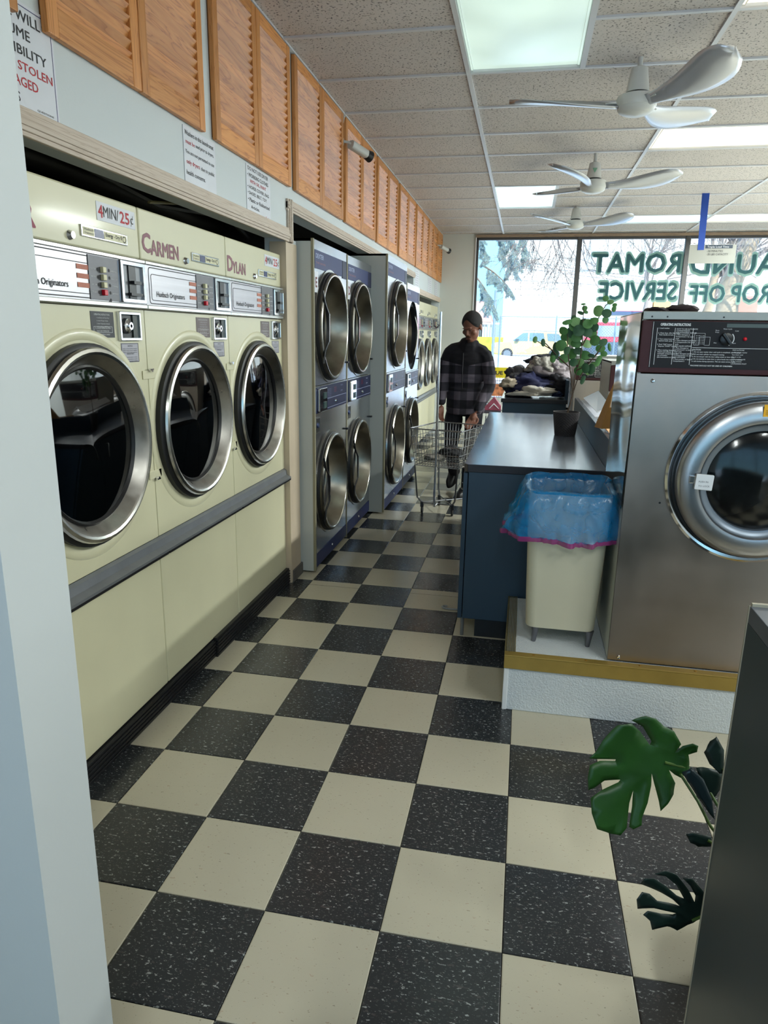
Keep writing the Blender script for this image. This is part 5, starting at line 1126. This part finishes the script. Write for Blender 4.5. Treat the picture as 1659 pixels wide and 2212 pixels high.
# hands with five fingers each
def hand(W_, dirv, pn, thumb, curl):
    """W_: wrist, dirv: finger direction, pn: palm normal, thumb: side of the thumb"""
    d = V(dirv).normalized(); n_ = V(pn).normalized(); s_ = d.cross(n_).normalized() * thumb; pc_ = W_ + d * .045
    chain(g, [W_, W_ + d * .03, W_ + d * .085], [(.024, .024), (.030, .030), (.028, .028)])
    g.ell(pc_ + d * .01, (1, 1, 1), 14, 10, Matrix((s_ * .040, d * .050, n_ * .016)).transposed())
    for k, (o_, L_) in enumerate(((.030, .070), (.010, .078), (-.010, .074), (-.029, .060))):
        b_ = W_ + d * .085 + s_ * o_; p1 = b_ + (d * math.cos(curl * .4) + n_ * math.sin(curl * .4)) * L_ * .45; p2 = p1 + (d * math.cos(curl) + n_ * math.sin(curl)) * L_ * .32; p3 = p2 + (d * math.cos(curl * 1.5) + n_ * math.sin(curl * 1.5)) * L_ * .25
        chain(g, [b_ - d * .02, b_, p1, p2, p3], [.009, .0092, .0085, .0078, .0065])
    b_ = W_ + d * .03 + s_ * .03; chain(g, [b_ - s_ * .015, b_ + (s_ * .8 + d * .5) * .02, b_ + (s_ * .55 + d * .8) * .045, b_ + (s_ * .25 + d + n_ * .4) * .062], [.012, .0115, .0095, .0078])
hand(wrL, (.0, -.22, -1), (.7, -.4, .1), 1, .55)
hand(wrR, (-.42, -.42, -.75), (-.25, -.5, -.4), -1, .9)
body = remesh(g, 'body', skin, .0062, t, 3)
# hair cap, brows, moustache and beard, eyes
g = G(); 
def cap(q, d):
    return q
P = []; Fc = []; NA, NH = 48, 22
for i in range(NH + 1):
    for k in range(NA):
        a = 2 * PI * k / NA; front = max(0, -math.sin(a)); lim = 1.92 - 1.02 * front ** 2.4
        ph = lim * i / NH; dx, dy, dz = math.sin(ph) * math.cos(a), math.sin(ph) * math.sin(a), math.cos(ph); th = 1.0 + .085 * min(1, (NH - i) / 4)
        P.append(hp(.0775 * dx * th, .012 + .097 * dy * th, .03 + .098 * dz * th))
for i in range(NH):
    for k in range(NA): Fc.append((i * NA + k, i * NA + (k + 1) % NA, (i + 1) * NA + (k + 1) % NA, (i + 1) * NA + k))
g.poly(P, Fc).build('hair', hair_m, t, smooth=True, angle=180)
beard_m = mat('dark_stubble', (58, 38, 34), .8)
g = G()
for sgn in (1, -1): g.tube([hp(.012 * sgn, -.104, .024), hp(.03 * sgn, -.102, .030), hp(.05 * sgn, -.085, .024)], [.0014, .0022, .001], 6)
g.tube([hp(-.03, -.090, -.062), hp(-.015, -.1035, -.052), hp(0, -.106, -.050), hp(.015, -.1035, -.052), hp(.03, -.090, -.062)], [.002, .003, .0026, .003, .002], 6)
g.ell(hp(0, -.094, -.094), (.016, .008, .012), 10, 6, HR); g.build('facial_hair', beard_m, t, smooth=True)
for sgn in (1, -1): G().ell(hp(.030 * sgn, -.0865, .004), (.0095, .004, .0028), 12, 8, HR).build('eye', mat('eye_lid_dark', (38, 26, 24), .5), t, smooth=True)
G().ell(hp(0, -.1005, -.0685), (.023, .005, .0085), 14, 6, HR).build('lips', mat('lips', (116, 68, 62), .5), t, smooth=True)
# jacket
def plaid():
    M = mat('plaid_jacket', (60, 56, 64), .95); n = M.node_tree.nodes; l = M.node_tree.links; b = n['Principled BSDF']; tcn = n.new('ShaderNodeTexCoord'); s_ = n.new('ShaderNodeSeparateXYZ'); l.new(tcn.outputs['Object'], s_.inputs[0])
    def stripe(out, per, off):
        a = n.new('ShaderNodeMath'); a.operation = 'MULTIPLY_ADD'; a.inputs[1].default_value = 1 / per; a.inputs[2].default_value = off; l.new(out, a.inputs[0]); f = n.new('ShaderNodeMath'); f.operation = 'FRACT'; l.new(a.outputs[0], f.inputs[0])
        c = n.new('ShaderNodeMath'); c.operation = 'GREATER_THAN'; c.inputs[1].default_value = .5; l.new(f.outputs[0], c.inputs[0]); return c.outputs[0]
    v = stripe(s_.outputs[0], .118, .30); h = stripe(s_.outputs[2], .152, .60)
    ad = n.new('ShaderNodeMath'); ad.operation = 'MULTIPLY_ADD'; l.new(h, ad.inputs[0]); ad.inputs[1].default_value = .55; mu = n.new('ShaderNodeMath'); mu.operation = 'MULTIPLY'; mu.inputs[1].default_value = .35; l.new(v, mu.inputs[0]); l.new(mu.outputs[0], ad.inputs[2])
    # black yoke above the chest
    ab = n.new('ShaderNodeMath'); ab.operation = 'ABSOLUTE'; l.new(s_.outputs[0], ab.inputs[0]); yk = n.new('ShaderNodeMath'); yk.operation = 'MULTIPLY_ADD'; l.new(ab.outputs[0], yk.inputs[0]); yk.inputs[1].default_value = -.22; l.new(s_.outputs[2], yk.inputs[2])
    gt = n.new('ShaderNodeMath'); gt.operation = 'LESS_THAN'; gt.inputs[1].default_value = 1.195; l.new(yk.outputs[0], gt.inputs[0])
    fz = n.new('ShaderNodeTexNoise'); fz.inputs['Scale'].default_value = 260; l.new(tcn.outputs['Object'], fz.inputs[0])
    r = n.new('ShaderNodeValToRGB'); l.new(ad.outputs[0], r.inputs[0]); e = r.color_ramp.elements; e[0].color = (*lin((24, 23, 32)), 1); e[1].position = .9; e[1].color = (*lin((112, 104, 116)), 1); q = e.new(.45); q.color = (*lin((56, 53, 64)), 1)
    mx = n.new('ShaderNodeMixRGB'); mx.inputs[1].default_value = (*lin((22, 20, 28)), 1); l.new(gt.outputs[0], mx.inputs[0]); l.new(r.outputs[0], mx.inputs[2])
    m3 = n.new('ShaderNodeMixRGB'); m3.blend_type = 'MULTIPLY'; m3.inputs[0].default_value = .45; l.new(mx.outputs[0], m3.inputs[1]); l.new(fz.outputs[0], m3.inputs[2]); l.new(m3.outputs[0], b.inputs['Base Color'])
    bp = n.new('ShaderNodeBump'); bp.inputs['Strength'].default_value = .3; bp.inputs['Distance'].default_value = .004; l.new(fz.outputs[0], bp.inputs['Height']); l.new(bp.outputs[0], b.inputs['Normal'])
    return M
g = G()
g.ell(V((-.552, 4.14, 1.15)), (.185, .125, .24), 32, 20); g.ell(V((-.55, 4.16, .95)), (.182, .13, .22), 32, 20); g.ell(V((-.55, 4.12, 1.26)), (.185, .115, .14), 32, 16)
g.lathe([(.0001, 1.0), (.17, 1.0), (.178, .80), (.174, .765), (.0001, .765)], (-.55, 4.165, 0), 40)
for S, E_, W_ in ((shL, elL, wrL), (shR, elR, wrR)): chain(g, [V((-.55, 4.12, 1.29)), (S + V((-.55, 4.12, 1.29))) / 2 + V((0, 0, .045)), S, (S + E_) / 2, E_, (E_ + W_) / 2, W_ + (W_ - E_).normalized() * .005], [.10, .088, .080, .070, .062, .053, .045])
chain(g, [V((-.55, 4.12, 1.30)), neck0 + V((.003, -.012, .0)), neck0 + V((.008, -.02, .045))], [.13, .098, .082])
def crease(p, n_): return p + n_ * (.007 * nz(p, 9, 3) + .004 * nz(V((p.x, p.y, p.z * 3)), 14, 8))
jk = remesh(g, 'jacket', plaid(), .009, t, 4, crease)
G().tube([V((-.575, 4.008, 1.31)), V((-.575, 4.000, 1.15)), V((-.572, 4.012, 1.0)), V((-.57, 4.022, .80))], .004, 6).build('zip', mat('zip_dark', (40, 38, 44), .5), t)
g = G(); chain(g, [V((-.55, 4.17, .88)), hipL, knL, anL + V((0, .0, .0))], [.13, .108, .078, .066]); chain(g, [V((-.55, 4.17, .88)), hipR, knR, anR + V((0, 0, .02))], [.13, .108, .078, .066])
remesh(g, 'trousers', mat('black_denim', (28, 27, 36), .85, var=.1), .010, t, 4, lambda p, n_: p + n_ * (.008 * nz(p, 11, 6)))
def shoe(heel, toe, name='shoe'):
    d = (toe - heel); L_ = d.length; d.normalize(); s_ = d.cross(V((0, 0, 1))).normalized(); u = s_.cross(d)
    g = G(frame(heel, d, s_, u)); out = []
    for k in range(28):
        a = 2 * PI * k / 28; x = L_ / 2 + L_ / 2 * math.cos(a); out.append((x, (.048 if x > L_ * .5 else .038) * math.sin(a)))
    g.prism(out, 0, .028); sole = g.build(name, mat('shoe_sole', (20, 20, 22), .6), t, bevel=.004)
    g = G(frame(heel, d, s_, u)); P = []; Fc = []
    for i, (zz, k0, k1) in enumerate(((.028, 1, 1), (.05, .97, .98), (.07, .8, .9), (.095, .42, .8), (.125, .36, .78))):
        for k in range(28):
            x, y = out[k]; P.append((x * (k0 if x > L_ * .35 else 1) if i < 3 else min(x, L_ * .42), y * k1, zz))
    for i in range(4):
        for k in range(28): Fc.append((i * 28 + k, i * 28 + (k + 1) % 28, (i + 1) * 28 + (k + 1) % 28, (i + 1) * 28 + k))
    Fc.append(tuple(4 * 28 + k for k in range(28)))
    g.poly(P, Fc).build('upper', mat('black_shoe_leather', (18, 18, 21), .4), sole, smooth=True, angle=60)
shoe(V((-.48, 4.16, .001)), V((-.56, 3.90, .001))); shoe(V((-.625, 4.50, .125)), V((-.69, 4.31, .012)))

p = at(968, 1331, 1.24); o = G().tube([(p.x + .0, 1.24, .006), (p.x - .028, 1.25, .006), (p.x - .036, 1.265, .006), (p.x - .03, 1.28, .006), (p.x - .01, 1.283, .006)], [.005, .006, .006, .005, .004], 8).tube([(p.x, 1.24, .006), (p.x + .06, 1.245, .006)], [.005, .004], 8).build('plastic_hook', mat('grey_plastic', (150, 152, 154), .4), smooth=True); tag(o, 'small grey plastic hook lying on a black tile by the counter', 'hook')
p = at(1232, 810, YF - .02); o = G().box(.565, .645, YF - .018, YF - .012, p.z - .07, p.z + .07).build('tan_sticker', cardboard); tag(o, 'tan paper sticker on the dark window post behind the plant', 'sticker')

# ================================================================== OUTSIDE
g = G(); P = []; Fc = []; NX, NY = 60, 80
for j in range(NY + 1):
    for i in range(NX + 1):
        x = -30 + 70 * i / NX; y = 8.6 + 110 * (j / NY) ** 1.6; h = -.15 + (.30 + .45 * nz((x * .35, y * .25, 0))) * math.exp(-((y - 27) / 4) ** 2) + (.5 * math.exp(-((y - 39) / 2.0) ** 2) * (1 + .8 * nz((x * .5, y * .3, 3)))) + .04 * nz((x, y, 0), 1)
        if y < 11: h = -.15
        if 40.9 < y < 59: h = -.3
        P.append((x, y, h))
for j in range(NY):
    for i in range(NX): k = j * (NX + 1) + i; Fc.append((k, k + 1, k + NX + 2, k + NX + 1))
tag(g.poly(P, Fc).build('snowy_ground', snow, smooth=True, angle=180), 'bright snow banks between the shop window and the street', 'snow', kind='stuff')
tag(G().box(-40, 60, 41, 58, -.12, -.02).build('street', mat('wet_asphalt', (120, 124, 132), .5)), 'grey street under the yellow car', 'road')
tag(G().box(-60, 60, -40, YB - .2, -.16, -.06).build('rear_yard', snow), 'snowy yard behind the shop', 'ground')
# shop fascia outside so that the building has a roof
tag(G().box(-2.6, XR + .2, YB - .2, YF + .2, ZC + .125, ZC + .6).build('roof', mat('roof_tar', (70, 70, 74), .9)), kind='structure')
# white building across the street and house
t = thing('white_building', 'large pale building filling the view across the street', 'building', (18, 62, 0))
bw = mat('sunlit_white_siding', (246, 244, 238), .8)
G().box(-2.2, 45, 62, 74, -.1, 18).build('wall', bw, t)
for k in range(8): G().box(4.0 + k * 5, 5.6 + k * 5, 61.9, 62.0, 7, 9).build('window', mat('pale_window', (214, 226, 236), .2), t)
for k in range(34): G().box(-2.2, 45, 61.96, 62.0, .5 + k * .5, .53 + k * .5).build('siding_board', bw, t)
t = thing('distant_house', 'pinkish house with a white porch railing, behind the man', 'house', (-6, 58, 0))
G().box(-9, -3.2, 58, 64, -.1, 2.6).build('wall', mat('house_wall', (226, 214, 206), .8), t)
G().poly([(-9.4, 57.6, 2.6), (-3.0, 57.6, 2.6), (-3.0, 64.4, 2.6), (-9.4, 64.4, 2.6), (-8.5, 61, 4.4), (-3.6, 61, 4.4)], [(0, 1, 5, 4), (1, 2, 5), (2, 3, 4, 5), (3, 0, 4)]).build('roof', mat('house_roof', (196, 150, 140), .8), t)
rl = G().box(-6.2, -1.9, 50.0, 50.08, 2.30, 2.42).box(-6.2, -1.9, 50, 50.08, .7, .8).build('porch_rail', mat('rail_white', (240, 240, 240), .6), t)
for k in range(22): G().box(-6.1 + k * .19, -6.02 + k * .19, 50, 50.05, .8, 2.3).build('baluster', mat('baluster_grey', (150, 160, 170), .6), t)
G().box(-3.4, -3.2, 50, 50.12, .0, 2.5).build('post', mat('post_dark', (90, 100, 104), .6), t)
# chain link fence
YFn = 30
t = thing('chain_link_fence', 'silver chain-link fence in front of the yellow car', 'fence', (1, YFn, 0)); galv = mat('galvanised', (150, 160, 166), .45, .7)
fx0, fx1, fz0, fz1 = -1.25, 9.6, .15, 2.34
G().tube([(fx0, YFn, fz1), (fx1, YFn, fz1 - .1)], .03, 8).build('top_rail', galv, t)
for x in (-1.2, 1.22, 3.7, 6.2, 8.7): G().tube([(x, YFn, 0), (x, YFn, 2.38)], .035, 8).build('post', galv, t)
G().tube([(-1.45, YFn - .4, 0), (-1.45, YFn - .4, 3.4)], .06, 8).build('corner_post', galv, t)
g = G(); st = .12; H_ = fz1 - fz0; n = int((fx1 - fx0 + H_) / st)
for k in range(n):
    for sgn in (1, -1):
        x = fx0 - (H_ if sgn > 0 else 0) + k * st; p0, p1 = (x, fz0), (x + H_, fz1)
        if sgn < 0: p0, p1 = (x, fz1), (x + H_, fz0)
        t0 = max(0, (fx0 - p0[0]) / H_); t1 = min(1, (fx1 - p0[0]) / H_)
        if t1 <= t0: continue
        a = (p0[0] + H_ * t0, p0[1] + (p1[1] - p0[1]) * t0); b = (p0[0] + H_ * t1, p0[1] + (p1[1] - p0[1]) * t1)
        g.tube([(a[0], YFn, a[1]), (b[0], YFn, b[1])], .0055, 3, False)
g.build('mesh_fabric', galv, t)['kind'] = 'stuff'
# yellow car
YC = 45
t = thing('yellow_car', 'pale yellow sport utility car parked behind the fence', 'car', (1.0, YC, 0))
yel = mat('yellow_car_paint', (238, 212, 146), .35, coat=.4); xo = -2.25
side = [(0, .45), (0, .95), (.25, 1.08), (1.15, 1.15), (1.95, 1.78), (2.3, 1.84), (4.3, 1.80), (4.75, 1.62), (5.0, 1.15), (5.02, .50), (4.6, .38), (.35, .36)]
F = FF(xo, YC, 0)
G(F).prism(side, -1.85, 0).build('body', yel, t, smooth=False, bevel=.04)
G(F).prism([(1.35, 1.20), (1.98, 1.70), (2.32, 1.73), (2.32, 1.20)], .0, .015).prism([(2.42, 1.20), (2.42, 1.73), (3.30, 1.72), (3.42, 1.20)], 0, .015).prism([(3.60, 1.22), (3.50, 1.70), (4.25, 1.67), (4.62, 1.22)], 0, .015).build('side_window', mat('car_window', (120, 150, 160), .1), t)
for a in (1.05, 4.05):
    w_ = G(F).lathe([(.0001, .03), (.20, .03), (.24, .04), (.36, .04), (.37, .0), (.37, -.2), (.0001, -.2)], (a, .37, 0), 30).build('wheel', mat('tyre', (60, 62, 68), .7), t, smooth=True)
    G(F).lathe([(.0001, .05), (.05, .05), (.24, .042)], (a, .37, 0), 20).build('rim', mat('alloy', (170, 172, 178), .3, .8), w_, smooth=True)
G(F).box(1.55, 1.75, 1.18, 1.32, .0, .16).build('mirror', mat('mirror_dark', (70, 76, 84), .5), t)
G(F).tube([(2.0, 1.86, -.3), (4.4, 1.84, -.3)], .025, 6).build('roof_rail', galv, t)
G(F).box(.02, .3, .80, .98, .0, .02).build('headlight', mat('headlight', (220, 226, 230), .2), t)
t = thing('grey_car', 'bluish grey car nose left of the yellow car', 'car', (-4.6, YC - 2, 0))
G(FF(-6.0, YC - 2, 0)).prism([(0, .3), (0, 1.2), (.8, 1.5), (1.6, 1.45), (2.2, 1.0), (3.3, .85), (3.5, .6), (3.5, .3)], -1.7, 0).build('body', mat('grey_car_paint', (170, 184, 196), .3, coat=.4), t, bevel=.05)
G(FF(-6.0, YC - 2, 0)).lathe([(.0001, .02), (.33, .03), (.34, -.2)], (2.8, .33, 0), 24).build('wheel', mat('tyre'), t, smooth=True)
o = G().box(-5.6, -1.6, 47.9, 48.4, -.32, 1.42).build('hedge', mat('lime_hedge', (196, 208, 84), .8, var=.3, vscale=3, bump=1, bscale=4)); tag(o, 'lime yellow strip behind the grey car', 'hedge')
# red truck / van
YT = 40
t = thing('red_truck', 'red truck with a mesh side and dark sill, right of the plant', 'truck', (6, YT, 0)); redp = mat('red_paint', (214, 40, 62), .4)
a = at(1262, 735, YT); b = at(1335, 690, YT); F = FF(a.x, YT, 0)
W_ = at(1500, 700, YT).x - a.x
G(F).box(0, W_, 1.25, 2.35, -2, 0).build('body', redp, t, bevel=.05)
G(F).box(0, W_, .55, 1.25, -1.9, .05).build('sill', mat('dark_truck_sill', (60, 72, 92), .5), t, bevel=.02)
G(F).box(.7, 1.9, 1.55, 2.15, .0, .03).build('side_window', mat('truck_window', (150, 158, 170), .2), t)
G(F).box(2.05, 2.12, 1.25, 2.35, .0, .03).build('pillar', ink_white, t)
for a_ in (.9, W_ - 1.2): G(F).lathe([(.0001, .02), (.45, .03), (.46, -.3)], (a_, .45, .05), 24).build('wheel', mat('tyre'), t, smooth=True)
t = thing('low_shop', 'low shop with a red awning across the street', 'building', (9, 50, 0))
p0 = at(1318, 672, 50); p1 = at(1410, 655, 50); G().box(p0.x, p1.x, 50.05, 54, -.1, p1.z + .1).build('wall', mat('shop_wall', (236, 226, 218), .8), t)
G().poly([(p0.x, 50, p0.z), (p1.x, 50, p0.z), (p1.x, 51, p1.z + .1), (p0.x + .3, 51, p1.z + .1)]).build('awning', redp, t); G().box(p0.x, p1.x, 49.98, 50.0, p0.z - .25, p0.z).build('valance', mat('awning_navy', (70, 84, 120), .6), t)
p0 = at(1410, 680, 50); p1 = at(1450, 650, 50); tag(G().box(p0.x, p1.x, 50, 53, 0, p1.z).build('tan_shed', mat('tan_wall', (224, 190, 130), .8, var=.1)), 'tan brick wall beside the red awning', 'building')
p0 = at(1585, 690, 50); p1 = at(1640, 640, 50); tag(G().box(p0.x, p1.x, 50, 53, 0, p1.z).build('coral_shed', mat('coral_wall', (236, 130, 116), .8)), 'coral red wall seen under the lettering at the right', 'building')
# trees
bark = mat('sunlit_bark', (170, 150, 128), .9, var=.35, vscale=3, bump=1, bscale=10); twig = mat('twig', (122, 110, 106), .9); twig_l = mat('pale_twig', (150, 140, 136), .9)
def branchy(g, p, d, L_, r_, depth, rnd, spread=.6, droop=0):
    q = [p]; n = 4
    for i in range(n):
        d = (d + V((rnd.uniform(-1, 1), rnd.uniform(-.4, .4), rnd.uniform(-1, 1))) * .16 + V((0, 0, -droop))).normalized(); q.append(q[-1] + d * L_ / n)
    g.tube(q, [r_ * (1 - .55 * i / n) for i in range(n + 1)], 5 if r_ > .02 else 3, False)
    if depth:
        for k in range(rnd.choice((3, 4))):
            i = rnd.choice((1, 2, 3, 4)); dd = (d + V((rnd.uniform(-1, 1), rnd.uniform(-.5, .5), rnd.uniform(-1, 1))) * spread).normalized(); branchy(g, q[i], dd, L_ * rnd.uniform(.5, .75), r_ * .62, depth - 1, rnd, spread, droop)
def tree(name, label, x, y, h, r_, seed, depth=4, lean=(0, 0, 1), m_=bark):
    t = thing(name, label, 'tree', (x, y, 0), 'bare trees across the lot'); rnd = random.Random(seed)
    d = V(lean).normalized(); pts = [V((x, y, -.2)) + d * h * k / 5 + V((math.sin(k * 2 + seed) * .12, 0, 0)) for k in range(6)]
    G().tube(pts, [r_ * (1 - .08 * k) for k in range(6)], 12).build('trunk', m_, t, smooth=True)
    g = G()
    for k in range(7):
        branchy(g, pts[3 + k % 3], (d + V((rnd.uniform(-1, 1), rnd.uniform(-.3, .3), rnd.uniform(0, .7))) * 1.1).normalized(), h * .45, r_ * .35, depth, rnd, .7)
    g.build('branches', twig, t)['kind'] = 'stuff'
pT = at(1540, 690, 22)
tree('old_tree', 'big gnarled old tree trunk behind the DROP OFF lettering', pT.x, 22, 5.5, .42, 5, 4, (.15, 0, 1))
pT = at(1480, 690, 27); tree('leaning_tree', 'leaning bare tree left of the old trunk', pT.x, 27, 5.0, .22, 9, 4, (.25, 0, 1))
pT = at(1600, 690, 20); tree('forked_tree', 'bare tree leaning right at the right edge of the window', pT.x, 20, 4.5, .24, 12, 4, (.55, 0, 1))
pT = at(1380, 690, 33); tree('thin_tree', 'thin bare tree behind the ROMAT lettering', pT.x, 33, 5.5, .12, 15, 4, (.05, 0, 1), twig_l)
# bare branches hanging into the first pane
t = thing('hanging_branches', 'thin bare branches hanging into the top of the first window pane', 'branches', at(1160, 500, 13)); rnd = random.Random(4); g = G()
for k in range(15): branchy(g, at(1130 + k * 9 + rnd.uniform(-5, 5), 485, 13 + rnd.uniform(-1, 1)), V((rnd.uniform(-.6, .5), 0, -1)), rnd.uniform(.4, .95), .012, 3, rnd, .8, .06)
g.build('twigs', twig, t)['kind'] = 'stuff'
t = thing('hanging_branches_right', 'thin bare branches over the ROMAT and LAUND lettering', 'branches', at(1450, 500, 14)); g = G()
for k in range(26): branchy(g, at(1265 + k * 16 + rnd.uniform(-5, 5), 485, 14 + rnd.uniform(-1, 1)), V((rnd.uniform(-.7, .7), 0, -1)), rnd.uniform(.3, .75), .011, 3, rnd, .8, .05)
g.build('twigs', twig_l, t)['kind'] = 'stuff'
# spruce boughs
t = thing('spruce_tree', 'bluish spruce boughs drooping at the left of the window', 'tree', (at(1040, 600, 15).x - .6, 15, 0)); rnd = random.Random(8)
sx = at(1040, 600, 15).x - 1.0
G().tube([(sx, 15.4, -.2), (sx, 15.4, 3), (sx + .05, 15.4, 7)], [.20, .16, .10], 12).build('trunk', bark, t, smooth=True)
gb = G(); gn = [G(), G()]
def bough(p, d, L_, r_, lvl, droop):
    q = [p]; n = 7
    for i in range(n):
        d = (d + V((rnd.uniform(-1, 1) * .12, rnd.uniform(-1, 1) * .1, -droop))).normalized(); q.append(q[-1] + d * L_ / n)
    gb.tube(q, [r_ * (1 - .7 * i / n) for i in range(n + 1)], 4, False)
    if lvl == 0:
        for i in range(n):
            for k in range(7):
                b_ = q[i].lerp(q[i + 1], rnd.random()); e = (d * .6 + V((rnd.uniform(-1, 1), rnd.uniform(-1, 1), rnd.uniform(-1, .6)))).normalized() * rnd.uniform(.035, .07)
                s_ = e.cross(V((0, 1, 0))).normalized() * .006; gg = gn[rnd.random() < .45]; gg.poly([b_ - s_ * .6, b_ + s_ * .6, b_ + e])
    else:
        for i in range(1, n + 1):
            for k in range(2 if lvl > 1 else 3): bough(q[i], (d + V((rnd.uniform(-1, 1), rnd.uniform(-.6, .6), rnd.uniform(-1.2, .1)))).normalized(), L_ * rnd.uniform(.25, .42), r_ * .5, lvl - 1, droop * .8)
bough(at(1105, 478, 15), V((.25, 0, -1)), .95, .022, 2, .02); bough(at(1075, 480, 15), V((.1, 0, -1)), .7, .02, 2, .04); bough(at(1045, 575, 15), V((1, 0, -.45)), .75, .022, 2, .08); bough(at(1030, 600, 15), V((.8, 0, -1)), .75, .02, 2, .05); bough(at(1030, 500, 15), V((.7, 0, -1)), .6, .02, 2, .03)
bough(at(1125, 480, 15.5), V((.35, 0, -1)), .75, .02, 2, .02)
gb.build('twigs', mat('spruce_twig', (128, 112, 100), .9), t)['kind'] = 'stuff'
gn[0].build('needles', mat('spruce_needles', (118, 140, 158), .8), t)['kind'] = 'stuff'; gn[1].build('pale_needles', mat('spruce_needles_pale', (150, 166, 150), .8), t)['kind'] = 'stuff'
# wires
for k, (v0, v1) in enumerate(((565, 582), (571, 590), (578, 598), (603, 612))):
    o = G().tube([at(1120 if k < 3 else 1080, v0, 35), at(1700, v1 + 55 if k < 3 else 640, 35)], .012, 4).build('utility_wire', mat('wire_grey', (130, 132, 140), .7)); tag(o, ['top', 'second', 'third', 'lowest'][k] + ' thin utility wire crossing the sky in the window', 'wire', 'utility wires')
bpy.data.scenes.remove(TS)
